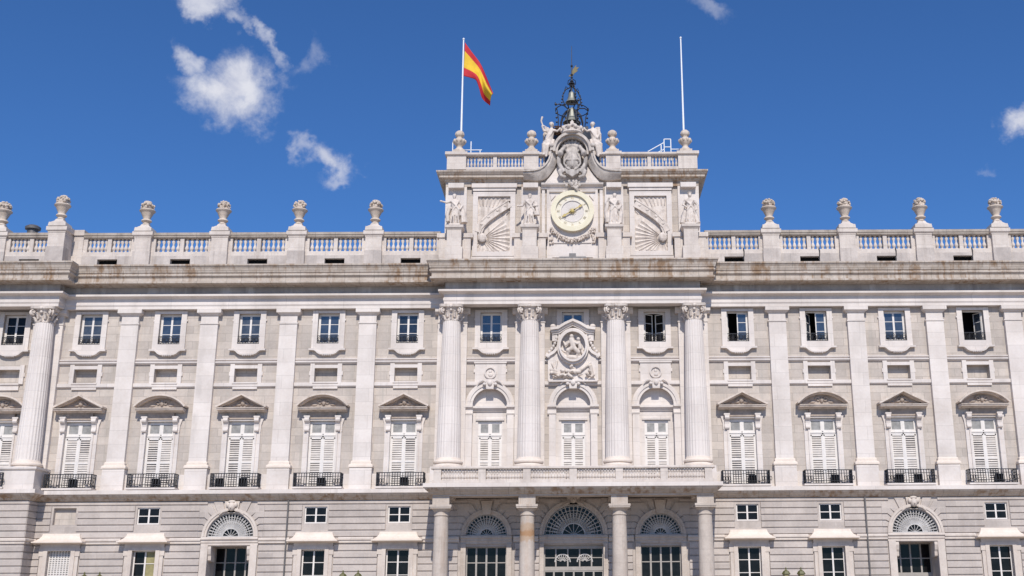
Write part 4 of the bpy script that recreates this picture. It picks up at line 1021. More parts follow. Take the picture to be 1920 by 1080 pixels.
# shell above, shield with a waist, scrolls at its shoulders and foot
for k in range(9):
    a = PI*(k+.5)/9; m.tube([(0, AY-.1, 37.2), (.55*math.cos(a), AY-.3, 37.2+.5*math.sin(a)), (.95*math.cos(a), AY-.18, 37.25+.9*math.sin(a))], .08, 6, .15)
m.ball((0, AY-.1, 36.6), (.8, .4, 1.15), 20, 12)
for a_, b_ in zip([(-.62, 37.3), (-.38, 36.95), (-.62, 36.5), (-.66, 36.0), (-.4, 35.6)], [(-.38, 36.95), (-.62, 36.5), (-.66, 36.0), (-.4, 35.6), (0, 35.4)]):
    for s in (-1, 1): m.tube([(s*a_[0], AY-.46, a_[1]), (s*b_[0], AY-.46, b_[1])], .085, 6)
m.ball((0, AY-.4, 36.2), (.52, .24, .62), 16, 10); m.box(-.5, .5, AY-.66, AY-.3, 36.25, 36.33); m.box(-.04, .04, AY-.66, AY-.3, 35.7, 36.7)
for s in (-1, 1):
    m.ball((s*.96, AY-.62, 36.82), .27, 12, 8); m.ball((s*.96, AY-.82, 36.82), .12, 8, 6)
    m.tube([(s*.55, AY-.5, 37.55), (s*.75, AY-.56, 37.2), (s*.95, AY-.6, 36.95)], .15, 8, .2)
    m.tube([(s*1.1, AY-.45, 36.6), (s*1.08, AY-.5, 36.0), (s*.85, AY-.55, 35.5), (s*.62, AY-.6, 35.2)], .17, 8, .22)
    m.tube([(s*.85, AY-.5, 35.5), (s*1.05, AY-.6, 35.25), (s*.9, AY-.6, 34.9), (s*.5, AY-.62, 34.75)], .2, 8, .14)
m.prism([(-.62, 35.5), (-.3, 35.32), (0, 35.42), (.3, 35.32), (.62, 35.5), (.5, 35.05), (0, 34.75), (-.5, 35.05)], AY-.82, AY-.3)
m.build('shield', 'shield', CR, remesh=.04)
# leaf bunch below the shield
m = MB()
for k in range(30):
    a = random.uniform(0, 2*PI); q = random.uniform(0, .55); m.ball((q*math.cos(a)*1.1, AY-.5-random.uniform(0, .18), 34.15+q*math.sin(a)*.75-.25*(1-abs(math.cos(a)))*q), (.12, .1, .15), 7, 5)
m.build('leaf_bunch', 'crest', CR)
# crown
m = MB(); m.lathe([(.78, 38.5), (.9, 38.6), (.84, 38.72), (.88, 38.85)], 20, (0, -1.15, 0))
for i in range(10):
    a = 2*PI*i/10; c_, s_ = math.cos(a), math.sin(a)
    m.ball((.88*c_, -1.15+.88*s_, 38.95), (.17, .17, .2), 8, 6)
    if i % 2 == 0: m.tube([(.82*c_, -1.15+.82*s_, 38.9), (.7*c_, -1.15+.7*s_, 39.15), (.32*c_, -1.15+.32*s_, 39.3), (0, -1.15, 39.34)], .12, 6)
m.ball((0, -1.15, 39.42), .2, 10, 7); m.box(-.07, .07, -1.22, -1.08, 39.5, 39.86); m.box(-.17, .17, -1.2, -1.1, 39.62, 39.73)
m.build('crown', 'statue', CR, remesh=.045)
# clock
m = MB()
m.prism([(-2.05, 27.5), (2.05, 27.5), (2.05, 34.2), (-2.05, 34.2)], AY-.1, AY+.16); m.box(-2.45, -2.2, AY-.05, AY+.16, 27.5, 34.15); m.box(2.2, 2.45, AY-.05, AY+.16, 27.5, 34.15)
for s in (-1, 1): m.extx([(AY-.05, 33.62), (AY-.26, 33.66), (AY-.3, 33.8), (AY-.05, 33.84)], *sorted((s*.75, s*1.85)))
for s in (-1, 1): m.prism([(s*1.75, 33.45), (s*1.35, 33.4), (s*1.7, 32.95)], AY-.2, AY-.05)
m.box(-1.6, 1.6, AY-.2, AY, 28.15, 28.25); m.box(-1.5, 1.5, AY-.18, AY, 29.35, 29.43)
CP = m.build('clock_panel', 'white', PAL)
m = MB(); m.arc(0, 31.98, 1.34, 1.72, AY-.5, AY-.05, 0, 2*PI, 64); m.build('clock_rim', 'clockring', CP, smooth=30)
m = MB(); m.arc(0, 31.98, .9, 1.36, AY-.32, AY-.05, 0, 2*PI, 64); CRG = m.build('clock_ring', 'clockwhite', CP, smooth=30)
m = MB(); m.arc(0, 31.98, .0, .92, AY-.28, AY-.05, 0, 2*PI, 64); m.arc(0, 31.98, .88, .93, AY-.35, AY-.05, 0, 2*PI, 64); m.build('clock_dial', 'dial', CP, smooth=30)
m = MB()
def strokes(txt, ang, r0):
    """roman numeral strokes standing radially on the chapter ring"""
    h = .2; wd = {'I': .06, 'V': .12, 'X': .13}; tot = sum(wd[c] for c in txt); x = -tot/2
    u = (math.sin(ang), math.cos(ang)); t = (u[1], -u[0])
    def seg(a, b_):
        p = [(r0+h*q[1]-h/2) for q in (a, b_)]
        m.tube([(t[0]*a[0]+u[0]*p[0], AY-.34, 31.98+t[1]*a[0]+u[1]*p[0]), (t[0]*b_[0]+u[0]*p[1], AY-.34, 31.98+t[1]*b_[0]+u[1]*p[1])], .013, 4)
    for c in txt:
        w_ = wd[c]
        if c == 'I': seg((x+w_/2, 0), (x+w_/2, 1))
        if c == 'V': seg((x+.01, 1), (x+w_/2, 0)); seg((x+w_/2, 0), (x+w_-.01, 1))
        if c == 'X': seg((x+.01, 1), (x+w_-.01, 0)); seg((x+.01, 0), (x+w_-.01, 1))
        x += w_
for i, tx in enumerate(('XII', 'I', 'II', 'III', 'IIII', 'V', 'VI', 'VII', 'VIII', 'IX', 'X', 'XI')): strokes(tx, 2*PI*i/12, 1.13)
m.build('clock_numerals', 'palegold', CP)
m = MB()
def hand(ang, L_, w_, back):
    u = (math.sin(ang), math.cos(ang)); t = (u[1], -u[0])
    pl = [(-back, -w_*.5), (-back, w_*.5), (.1, w_), (L_*.62, w_*.75), (L_*.7, w_*2), (L_, 0), (L_*.7, -w_*2), (L_*.62, -w_*.75), (.1, -w_)]
    m.prism([(u[0]*a+t[0]*b_, 31.98+u[1]*a+t[1]*b_) for a, b_ in pl], AY-.46, AY-.42)
hand(math.radians(57), 1.0, .05, .35); hand(math.radians(239), 1.0, .06, .3)
m.ball((0, AY-.45, 31.98), (.16, .06, .16), 12, 6)
for k in range(12): a = 2*PI*k/12; m.prism([(.12*math.cos(a-.2), 31.98+.12*math.sin(a-.2)), (.34*math.cos(a), 31.98+.34*math.sin(a)), (.12*math.cos(a+.2), 31.98+.12*math.sin(a+.2))], AY-.41, AY-.38)
m.build('clock_hands', 'handgold', CP)
# festoon under the clock
m = MB()
for k in range(90):
    t = (k+random.random())/90; x = -1.7+3.4*t; z = 29.55+1.0*(abs(x)/1.7)**2.2
    m.ball((x+random.uniform(-.06, .06), AY-.22-random.uniform(0, .14), z+random.uniform(-.16, .16)), (random.uniform(.06, .12), .09, random.uniform(.06, .12)), 6, 4)
for s in (-1, 1):
    for k in range(14): m.ball((s*(1.68+random.uniform(-.12, .12)), AY-.22, 29.3+random.random()*1.3), (.09, .08, .1), 6, 4)
m.build('festoon', 'pedim', CP)
m = MB(); m.box(-1.05, 1.05, -1.6, AY, 27.55, 28.02); m.box(-.27, .27, -1.5, AY, 28.02, 28.32); m.build('clock_step', 'pipe', CP)
# sundial reliefs
def sundial(s):
    m = MB(); x0, x1 = 5.0, 7.58; zb, zt = 28.72, 33.33
    m.box(*sorted((s*(x0-.02), s*(x1+.02))), AY+.1, AY+.14, zb-.03, zt+.03)
    sx, sz = 7.2, 29.85
    def clip(px, pz): return (min(max(px, x0), x1), min(max(pz, zb), zt))
    def ray(ang, r0, r1, wd, y):
        c_, q = math.cos(ang), math.sin(ang)
        # towards the centre of the attic: smaller x
        tmax = 9
        for lim, comp, pos in ((x0, -c_, sx), (x1, -c_, sx)):
            if abs(comp) > 1e-4:
                t = (lim-pos)/comp
                if t > 0: tmax = min(tmax, t)
        for lim in (zb, zt):
            if abs(q) > 1e-4:
                t = (lim-sz)/q
                if t > 0: tmax = min(tmax, t)
        e_ = min(r1, tmax)
        if e_ <= r0+.05: return
        p = [(sx-c_*r0-q*wd*.25, sz+q*r0-c_*wd*.25), (sx-c_*r0+q*wd*.25, sz+q*r0+c_*wd*.25), (sx-c_*e_+q*wd, sz+q*e_+c_*wd), (sx-c_*e_-q*wd, sz+q*e_-c_*wd)]
        p = [clip(*w_) for w_ in p]
        # wedge: proud in the middle
        a_, b_ = p[0], p[1]; c2, d2 = p[2], p[3]
        mid0 = ((a_[0]+b_[0])/2, (a_[1]+b_[1])/2); mid1 = ((c2[0]+d2[0])/2, (c2[1]+d2[1])/2)
        vs = [(s*a_[0], AY+.1, a_[1]), (s*b_[0], AY+.1, b_[1]), (s*c2[0], AY+.1, c2[1]), (s*d2[0], AY+.1, d2[1]), (s*mid0[0], y, mid0[1]), (s*mid1[0], y, mid1[1])]
        m.add(vs, [(0, 4, 5, 3), (4, 1, 2, 5), (3, 5, 2), (0, 1, 4)])
    for k in range(11): ray(math.radians(-62+k*10.3), .42, 2.2 if k > 8 else 4, .2, AY+.0)
    for k in range(5): ray(math.radians(200+k*14), .42, 4, .1, AY+.02)
    for k in range(11): ray(math.radians(46+k*5.4), 2.75, 7, .15, AY+.01)
    arcp = [(7.5, 30.3), (7.25, 30.95), (6.7, 31.55), (6.0, 32.1), (5.4, 32.5), (5.02, 32.72)]
    m.ribbon([(s*x, z) for x, z in arcp], .62, AY-.16, AY+.12)
    m.ribbon([(s*x, z+.3) for x, z in arcp[1:]], .1, AY-.2, AY+.12); m.ribbon([(s*x, z-.32) for x, z in arcp[:-1]], .1, AY-.22, AY+.12)
    for x, z in arcp[1:5]: m.ball((s*x, AY-.17, z+.04), (.14, .06, .11), 7, 5)
    m.ball((s*sx, AY-.1, sz), (.36, .2, .4), 12, 8)
    m.build('sundial_relief', 'statue', PAL)
sundial(-1); sundial(1)
# statue pedestals
m = MB(); m.box(-.68, .68, -.6, .6, 27.45, 28.7); m.box(-.56, .56, -.5, .5, 28.7, 30.22); m.sweep([(-.56, .5), (-.56, -.5), (.56, -.5), (.56, .5)], [(0, 30.1), (.06, 30.2), (.16, 30.3), (.18, 30.5), (-.56, 30.54)], False)
for sd in (-1, 1):
    m.box(*sorted((sd*.6, sd*1.25)), .2, .7, 27.45, 29.7); m.box(*sorted((sd*.6, sd*1.42)), .1, .75, 29.7, 30.05)
SX = [-9.3, -3.37, 3.3, 9.33]
for x in SX: shared('sped', m, 'statue_pedestal', 'parapet', PAL, (x, -1.55, 0))
# attic balustrade
m = MB(); BY = -1.15; bn = MB()
for s in (-1, 1):
    for a, b_ in ((8.55, 10.1), (2.72, 3.9)): m.box(*sorted((s*a, s*b_)), BY-.3, BY+.3, 35.45, 36.66)
    m.box(*sorted((s*2.4, s*10.05)), BY-.22, BY+.22, 35.45, 35.68); m.box(*sorted((s*6.08, s*6.38)), BY-.2, BY+.2, 35.68, 36.66)
    m.extx([(BY-.3, 36.62), (BY-.4, 36.7), (BY-.4, 36.86), (BY+.4, 36.86), (BY+.3, 36.62)], *sorted((s*2.2, s*10.2))); m.box(*sorted((s*8.45, s*10.25)), BY-.45, BY+.45, 36.7, 36.95); m.box(*sorted((s*2.65, s*4.0)), BY-.45, BY+.45, 36.7, 36.95)
    for a, b_ in ((3.9, 6.08), (6.38, 8.55)):
        for i in range(8): bn.lathe(bal_prof(.96, 1.2), 8, (s*(a+(b_-a)*(i+.5)/8), BY, 35.67))
    for i in range(2): bn.lathe(bal_prof(.96, 1.2), 8, (s*(2.3+.25*i), BY, 35.67))
    m.box(*sorted((s*9.9, s*10.1)), BY, 5.5, 35.45, 36.86)
m.build_pieces('attic_balustrade', 'parapet', PAL)
bn.add(bl.v, bl.f)
tag(bn.build('small_balusters', 'parapet', PAL, smooth=50), kind='stuff')
# dark drum that carries the bell cage
m = MB(); m.lathe([(2.4, 35.2), (2.4, 39.2), (2.3, 39.6), (2.0, 39.9), (1.4, 40.05)], 40, (.02, 2.3, 0)); m.box(-1.35, 1.35, 1.0, 3.6, 40.0, 40.2); m.build('bell_drum', 'lead', PAL, smooth=40)

# ------------------------------------------------------------------ things standing on the palace
def urn_parts():
    b_ = MB(); b_.frustum(0, 0, 0, .3, .64, .56, .6, .53); b_.frustum(0, 0, .3, .44, .54, .48, .36, .34); b_.frustum(0, 0, .44, .62, .34, .32, .25, .25)
    q = MB(); q.lathe([(.26, .58), (.3, .66), (.24, .72), (.22, .78), (.3, .84), (.38, .92), (.36, 1.0), (.26, 1.06), (.26, 1.14), (.33, 1.3), (.42, 1.5), (.48, 1.62), (.56, 1.68), (.58, 1.74), (.54, 1.8), (.44, 1.84)], 24, mod=None)
    f = MB(); rr = random.Random(3)
    f.ball((0, 0, 2.06), (.36, .36, .34), 12, 8)
    for k in range(58):
        a = rr.uniform(0, 2*PI); t = rr.uniform(-.7, 1.45); c_ = math.cos(t)
        f.ball((.42*c_*math.cos(a), .42*c_*math.sin(a), 2.08+.36*math.sin(t)), (rr.uniform(.07, .13), rr.uniform(.07, .13), rr.uniform(.06, .12)), 6, 4)
    return b_, q, f
UR = urn_parts()
def urn(x, y, z, label, s=1):
    o = UR[0].build('stone_urn', 'parapet', None, (x, y, z)) if 'urn' not in cache else cache['urn'].copy()
    if 'urn' in cache: COL.objects.link(o); o.location = (x, y, z); o.rotation_euler.z = 0
    else: cache['urn'] = o
    o.scale = (1.1, 1.1, 1.09)
    b_ = shared('urnb', UR[1], 'bowl', 'urn', o, smooth=50); f_o = shared('urnf', UR[2], 'flower_mass', 'urn', o); f_o.rotation_euler.z = x*1.7
    tag(o, label, 'urn', 'carved flower urns along the roof parapet'); return o
URN_L = ['flower urn first on the parapet left of the clock attic', 'flower urn second on the parapet left of the clock attic', 'flower urn third on the parapet left of the clock attic', 'flower urn fourth left of the clock attic, between the cornice break and its neighbour',
         'flower urn first on the parapet right of the clock attic', 'flower urn second on the parapet right of the clock attic', 'flower urn third on the parapet right of the clock attic', 'flower urn nearest the right edge of the photo']
for x, lb in zip(urnx, URN_L): urn(x, PY-.1, 30.63+PZ, lb)
urn(-40.95, PPY-.1, 30.63+PZ, 'tallest looking flower urn on the forward pedestal where the parapet breaks at left')
urn(-46.3, PY-.15, 30.63+PZ, 'flower urn cut by the left edge of the photo')
# attic urns with two balls
def ball_urn():
    m = MB(); m.box(-.5, .5, -.45, .45, 0, .16); m.lathe([(.46, .16), (.4, .3), (.24, .46), (.22, .56), (.3, .66), (.46, .84), (.5, 1.0), (.46, 1.14), (.3, 1.24), (.22, 1.32), (.26, 1.42)], 20)
    f = MB(); f.lathe([(.24, 1.38), (.36, 1.5), (.4, 1.64), (.34, 1.82), (.2, 1.94), (.05, 2.0)], 20, mod=lambda i: 1 if i % 2 else .88)
    for i in range(10): a = 2*PI*i/10; m.ball((.45*math.cos(a), .45*math.sin(a), 1.02), (.12, .12, .17), 6, 5)
    return m, f
BU = ball_urn()
for x, lb in ((-9.15, 'double ball urn on the attic corner below the flag'), (-3.3, 'double ball urn on the attic between the flag corner and the crest'), (3.27, 'double ball urn on the attic just right of the crest'), (9.2, 'double ball urn on the attic corner below the bare flagpole')):
    o = shared('bu', BU[0], 'ball_urn', 'urn', None, (x, BY, 36.95), 50); shared('buf', BU[1], 'top_ball', 'urn', o, smooth=50)
    tag(o, lb, 'urn', 'double ball urns on the clock attic')

# flagpoles and flag
for x, top_, lb in ((-9.1, 47.5, 'white flagpole flying the red and yellow flag'), (9.17, 47.55, 'bare white flagpole without a flag, right of the bell cage')):
    m = MB(); m.tube([(0, 0, 0), (0, 0, top_-35.6)], .1, 10, .055); o = m.build('flagpole', 'polew', None, (x, -.55, 35.6), smooth=50)
    q = MB(); q.ball((0, 0, top_-35.6+.05), .1, 8, 6); q.build('finial', 'polew', o); q = MB(); q.lathe([(.22, 0), (.22, .3), (.14, .4)], 12); q.build('foot', 'polew', o)
    tag(o, lb, 'flagpole', 'flagpoles on the clock attic')
def flag():
    nx, nz = 36, 24; top_ = [(0.01, 47.24), (0.59, 46.4), (1.3, 45.41), (1.81, 44.33), (2.14, 43.57), (2.48, 42.65)]; bot = [(-0.03, 44.14), (0.62, 43.94), (1.02, 43.7), (1.3, 43.02), (1.56, 42.29), (2.17, 41.85)]
    def sample(P, t):
        t *= len(P)-1; i = min(int(t), len(P)-2); q = t-i
        p0, p1, p2, p3 = P[max(i-1, 0)], P[i], P[i+1], P[min(i+2, len(P)-1)]
        return tuple(.5*(2*p1[k]+(p2[k]-p0[k])*q+(2*p0[k]-5*p1[k]+4*p2[k]-p3[k])*q*q+(3*p1[k]-p0[k]-3*p2[k]+p3[k])*q**3) for k in (0, 1))
    m = MB(); vs = []
    for i in range(nx+1):
        t = i/nx; a, b_ = sample(top_, t), sample(bot, t)
        for j in range(nz+1):
            q = j/nz; x = a[0]+(b_[0]-a[0])*q; z = a[1]+(b_[1]-a[1])*q
            y = t*(.45*math.sin(q*4.2+t*3.5)+.22*math.sin(q*8-t*6))+.25*t
            vs.append((x+.04*t*math.sin(q*7+t*5), y, z))
    for i in range(nx):
        for j in range(nz):
            k = i*(nz+1)+j; q = (j+.5)/nz
            m.add([vs[k], vs[k+nz+1], vs[k+nz+2], vs[k+1]], [(0, 1, 2, 3)], 0 if q < .25 or q > .75 else 1)
    # weld
    o = m.build('flag', ['red', 'yellow'], None, (0, 0, 0))
    bm = bmesh.new(); bm.from_mesh(o.data); bmesh.ops.remove_doubles(bm, verts=bm.verts, dist=.0005); bmesh.ops.recalc_face_normals(bm, faces=bm.faces); bm.to_mesh(o.data); bm.free()
    o.data.shade_smooth(); o.location = (-9.0, -.55, 0)
    sd = o.modifiers.new('thickness', 'SOLIDIFY'); sd.thickness = .012
    tag(o, 'red and yellow striped flag drooping from the white pole', 'flag')
flag()

# bells and their iron cage
ZC = lambda z: 40.3+(z-40.25)*1.1
def cage():
    cx, cy = -.03, 2.3
    root = MB()
    for i in range(8):
        a = 2*PI*i/8+PI/8; c_, s_ = math.cos(a), math.sin(a)
        lo = [(1.28, 40.25), (1.22, 41.0), (1.3, 41.7), (1.42, 42.1)]
        ins = [(1.0, 40.25), (1.02, 40.9), (.85, 41.5), (.5, 41.95), (.15, 42.1)]
        root.tube([(cx+r*c_, cy+r*s_, z) for r, z in ins], .055, 5)
        if i % 2 == 0:
            root.tube([(cx+r*c_, cy+r*s_, z) for r, z in lo], .045, 5)
            root.tube([(cx+r*c_, cy+r*s_, z) for r, z in ((.15, 42.0), (.7, 42.35), (1.2, 42.42), (1.5, 42.25), (1.52, 42.5))], .05, 5)
            root.tube([(cx+r*c_, cy+r*s_, z) for r, z in ((.55, 42.25), (.82, 42.8), (.8, 43.3), (.55, 43.75), (.2, 43.95), (.1, 44.15))], .05, 5)
            root.tube([(cx+r*c_, cy+r*s_, z) for r, z in ((.3, 43.85), (.55, 44.0), (.62, 43.8))], .035, 4)
            for k in range(5):
                t = k/4; r = 1.26+.08*t; z = 40.5+1.5*t; root.ball((cx+(r+.1)*c_, cy+(r+.1)*s_, z), .09, 6, 4)
                r = .86-.3*t*t; z = 42.6+1.1*t; root.ball((cx+(r+.06)*c_, cy+(r+.06)*s_, z), .08, 6, 4)
            root.ball((cx+1.48*c_, cy+1.48*s_, 42.35), .11, 6, 4)
    for r, z in ((1.28, 40.32), (1.0, 41.0), (1.4, 42.05), (.82, 42.9)):
        if z in (41.0, 42.9): continue
        root.tube([(cx+r*math.cos(2*PI*k/24), cy+r*math.sin(2*PI*k/24), z) for k in range(25)], .04, 5)
    root.v = [(x, y, ZC(z)) for x, y, z in root.v]; o = root.build('bell_cage', 'iron'); tag(o, 'black wrought iron cage of scrolls around two bells on the attic top', 'bell cage')
    m = MB(); m.tube([(cx, cy, 41.9), (cx, cy, 42.25)], .07, 6); m.tube([(cx, cy, 43.4), (cx, cy, 45.9)], .05, 6)
    for z, r in ((44.15, .2), (44.35, .28), (44.55, .16), (44.85, .11), (45.1, .13)): m.ball((cx, cy, z), (r, r, .1), 8, 5)
    for s in (-1, 1): m.tube([(cx+s*.08, cy, 44.15), (cx+s*.34, cy, 44.3), (cx+s*.3, cy, 44.6), (cx+s*.1, cy, 44.72)], .035, 4)
    m.tube([(cx, cy, 45.9), (cx, cy, 47.6)], .035, 6, .02); m.ball((cx, cy, 45.85), .11, 8, 5)
    m.v = [(x, y, ZC(z)) for x, y, z in m.v]; m.build('spire', 'iron', o)
    m = MB(); m.prism([(cx-.28, 44.95), (cx+.1, 45.0), (cx+.2, 45.2), (cx+.55, 45.45), (cx+.42, 45.5), (cx+.62, 45.75), (cx+.38, 45.72), (cx+.4, 45.95), (cx+.12, 45.6), (cx, 45.3), (cx-.1, 45.15)], cy-.02, cy+.02); m.v = [(x, y, ZC(z)) for x, y, z in m.v]; m.build('weather_vane', 'oldgold', o)
    return cx, cy
bcx, bcy = cage()
for z, h, r, lb in ((41.12, 1.3, .78, 'larger bronze bell hanging low inside the iron cage'), (43.02, .95, .55, 'smaller bronze bell hanging above the larger one in the cage')):
    m = MB(); p = [(1, 0), (.94, .05), (.84, .14), (.7, .28), (.6, .45), (.54, .7), (.5, .88), (.4, .97), (.15, 1.0)]
    m.lathe([(r*a, h*b_) for a, b_ in p]+[(r*.1, h*1.0), (r*.1, h*1.12), (.02, h*1.14)], 28, cap=False)
    m.lathe([(r*.02, h*.9), (r*.44, h*.86), (r*.5, h*.5), (r*.66, h*.24), (r*.92, 0), (r, 0)], 28, cap=False)
    o = m.build('bell', 'bronze', None, (bcx, bcy, z), smooth=40); tag(o, lb, 'bell', 'bells in the cage')
    q = MB(); q.tube([(0, 0, h*.9), (0, 0, .0)], .03, 6); q.ball((0, 0, -.02), .09, 8, 6); q.build('clapper', 'iron', o)

# statues
def figure(m, pose, rnd):
    """robed standing figure 2.75 m tall on its own small plinth, one fused surface"""
    m.box(-.46, .46, -.34, .34, 0, .16)
    lean = pose.get('lean', 0)
    robe = [(.40, .30, .14), (.38, .28, .5), (.35, .25, .9), (.33, .23, 1.3), (.27, .2, 1.6), (.31, .21, 1.9), (.36, .2, 2.1), (.3, .17, 2.22), (.12, .11, 2.3), (.1, .1, 2.4)]
    if pose.get('slim'): robe = [(.26, .2, .14), (.26, .2, .5), (.28, .2, .9), (.32, .22, 1.2), (.27, .2, 1.55), (.31, .21, 1.9), (.37, .2, 2.1), (.3, .17, 2.22), (.12, .11, 2.3), (.1, .1, 2.4)]
    vs = []; n = 28; 
    for k, (a, b_, z) in enumerate(robe):
        amp = .16*max(0, 1-(z/1.7)) if not pose.get('slim') else .1*max(0, 1-z/1.5)
        for i in range(n):
            t = 2*PI*i/n; q = 1+amp*math.sin(9*t+z*1.2+rnd)
            vs.append((a*q*math.cos(t)+lean*(z-1.2)*.15+.05*math.sin(z*1.8+rnd), b_*q*math.sin(t), z))
    K = len(robe)
    m.add(vs, [(k*n+i, k*n+(i+1) % n, (k+1)*n+(i+1) % n, (k+1)*n+i) for k in range(K-1) for i in range(n)]+[tuple(range(n-1, -1, -1)), tuple((K-1)*n+i for i in range(n))])
    hx = lean*.18+.05*math.sin(2.3*1.8+rnd)
    m.ball((hx, -.03, 2.54), (.145, .165, .2), 12, 9); m.ball((hx, -.18, 2.52), (.035, .05, .06), 6, 4)      # head, nose
    m.ball((hx, .03, 2.62), (.17, .17, .15), 10, 7)                                                        # hair
    if pose.get('crown'): m.lathe([(.15, 2.68), (.19, 2.8), (.1, 2.8)], 10, (hx, 0, 0))
    if pose.get('beard'): m.ball((hx, -.14, 2.4), (.09, .07, .12), 8, 5)
    for side, key in ((-1, 'L'), (1, 'R')):
        el, hd = pose[key]; sh = (hx*.6+side*.34, -.02, 2.1)
        m.tube([sh, el], .125, 8, .1); m.ball(sh, .14, 8, 6); m.ball(el, .1, 8, 6); m.tube([el, hd], .095, 8, .06); m.ball(hd, .09, 8, 6)
        d = (Vector(hd)-Vector(el)).normalized()
        for j in range(4):
            o = Vector((0, .03*(j-1.5), .012*j)); m.tube([Vector(hd)+o, Vector(hd)+o+d*(.13-.015*abs(j-1.5))], .024, 5)
    # cloak: hanging folds down the back and across
    for j in range(5):
        x = -.3+.15*j; m.tube([(x*.9, .14, 2.05), (x*1.25, .22, 1.3), (x*1.5+.05*math.sin(j+rnd), .24, .3)], .1, 6, .12)
    m.tube([(-.33, -.12, 2.1), (0, -.24, 1.75), (.3, -.2, 1.35), (.42, -.05, .9)], .075, 6, .1)
    m.tube([(.3, -.14, 2.15), (.05, -.25, 1.6), (-.25, -.22, 1.2)], .06, 6, .08)
    for j in range(4):
        x = -.24+.16*j; m.tube([(x*.7, -.2, 1.4), (x, -.27, .8), (x*1.3, -.29, .22)], .05, 6, .07)
    for ex in pose.get('extra', []): m.tube(ex[0], ex[1], 6, ex[2])
POSES = [dict(L=((-.7, -.1, 1.98), (-1.12, -.25, 2.05)), R=((.55, -.05, 1.72), (.42, -.25, 1.4)), lean=-.3, beard=1, slim=1, extra=[([(.35, .1, 1.9), (.62, .1, 1.1), (.72, .05, .3)], .2, .3), ([(-.45, 0, 1.6), (-.62, .05, 1.0), (-.55, .05, .4)], .16, .2)]),
         dict(L=((-.62, -.05, 1.7), (-.95, -.25, 1.62)), R=((.56, -.05, 1.72), (.32, -.28, 1.62)), lean=.1, slim=1, beard=1, extra=[([(.3, .05, 2.0), (.56, .0, 1.4), (.62, 0, .9)], .15, .18)]),
         dict(L=((-.62, .0, 1.85), (-.38, -.2, 2.28)), R=((.58, 0, 1.7), (.4, -.26, 1.35)), lean=.3, slim=0, extra=[([(-.5, 0, 1.9), (-.62, .05, 1.2), (-.5, .1, .3)], .16, .22), ([(.4, 0, 1.7), (.55, 0, 1.0), (.45, 0, .2)], .17, .24)]),
         dict(L=((-.5, .0, 1.75), (-.3, -.25, 1.5)), R=((.62, 0, 1.72), (.52, -.15, 1.3)), lean=-.05, crown=1, extra=[([(-.3, .05, 1.3), (-.5, .02, .7), (-.62, 0, .16)], .16, .24), ([(.3, .05, 1.3), (.5, .02, .7), (.62, 0, .16)], .16, .24)])]
SLAB = ['bearded stone statue stretching one arm out beyond the left corner of the attic', 'stone statue in short tunic on the pedestal just left of the clock', 'stone statue in heavy cloak on the pedestal just right of the clock', 'crowned stone statue in a wide bell-shaped robe at the right corner of the attic']
for i, x in enumerate(SX):
    m = MB(); figure(m, POSES[i], i*1.3); o = m.build('statue', 'statue', None, (x, -1.6, 30.54), remesh=.034); tag(o, SLAB[i], 'statue', 'stone statues on the clock attic')
# seated angels leaning on the shoulders of the crest
def angel(s, trumpet):
    m = MB()
    X = lambda x, y, z: (s*x, y, z)
    m.tube([X(1.95, -1.15, 37.75), X(1.85, -1.1, 38.35), X(1.7, -1.05, 38.95)], .36, 12, .27); m.ball(X(1.95, -1.15, 37.8), .4, 12, 8); m.ball(X(1.72, -1.05, 38.95), (.36, .24, .2), 10, 7)
    m.tube([X(1.7, -1.08, 38.95), X(1.66, -1.12, 39.25)], .11, 8)
    m.ball(X(1.65, -1.15, 39.45), (.18, .2, .24), 12, 9); m.ball(X(1.69, -1.08, 39.54), (.21, .22, .17), 10, 7); m.ball(X(1.6, -1.34, 39.42), (.04, .06, .06), 6, 4)
    m.tube([X(1.95, -1.25, 37.8), X(2.3, -1.55, 37.55), X(2.28, -1.5, 36.7)], .24, 8, .13); m.tube([X(1.85, -1.25, 37.75), X(2.0, -1.6, 37.4), X(2.1, -1.5, 36.55)], .22, 8, .12)
    m.tube([X(2.28, -1.5, 36.7), X(2.34, -1.75, 36.6)], .1, 6, .07); m.tube([X(2.1, -1.5, 36.55), X(2.1, -1.75, 36.45)], .1, 6, .07)
    for k in range(6): m.tube([X(1.5+.06*k, -1.2, 38.1-.06*k), X(1.6+.1*k, -1.35, 37.6), X(1.75+.12*k, -1.25, 36.9)], .12, 6, .15)
    for k in range(5): m.tube([X(1.95+.08*k, -1.3, 37.9-.05*k), X(2.15+.05*k, -1.45, 37.3), X(1.85+.14*k, -1.3, 36.7)], .1, 6, .13)
    if trumpet:
        m.tube([X(2.0, -1.1, 38.9), X(2.3, -1.25, 38.85), X(2.42, -1.35, 39.15)], .13, 8, .08); m.ball(X(2.43, -1.36, 39.2), .1, 8, 6)
        m.tube([X(2.05, -1.4, 39.1), X(2.4, -1.4, 39.3), X(2.52, -1.4, 39.65), X(2.42, -1.4, 40.05)], .045, 6, .1)
    else:
        m.tube([X(2.0, -1.1, 38.9), X(2.2, -1.3, 38.5), X(2.05, -1.5, 38.15)], .13, 8, .08); m.ball(X(2.05, -1.52, 38.12), .1, 8, 6)
    m.tube([X(1.45, -1.15, 38.95), X(1.2, -1.4, 38.75), X(1.0, -1.45, 38.95)], .12, 8, .08); m.ball(X(.98, -1.45, 38.98), .095, 8, 6)
    for k in range(9):
        t = k/8; m.tube([X(1.7, -.75, 39.0-.3*t), X(2.02+.3*t, -.65, 39.35-.55*t), X(2.3+.02*t, -.6, 39.4-1.5*t)], .15, 6, .08)
    m.tube([X(1.55, -1.3, 38.9), X(1.8, -1.4, 38.4), X(2.1, -1.4, 38.0)], .08, 6, .12)
    return m
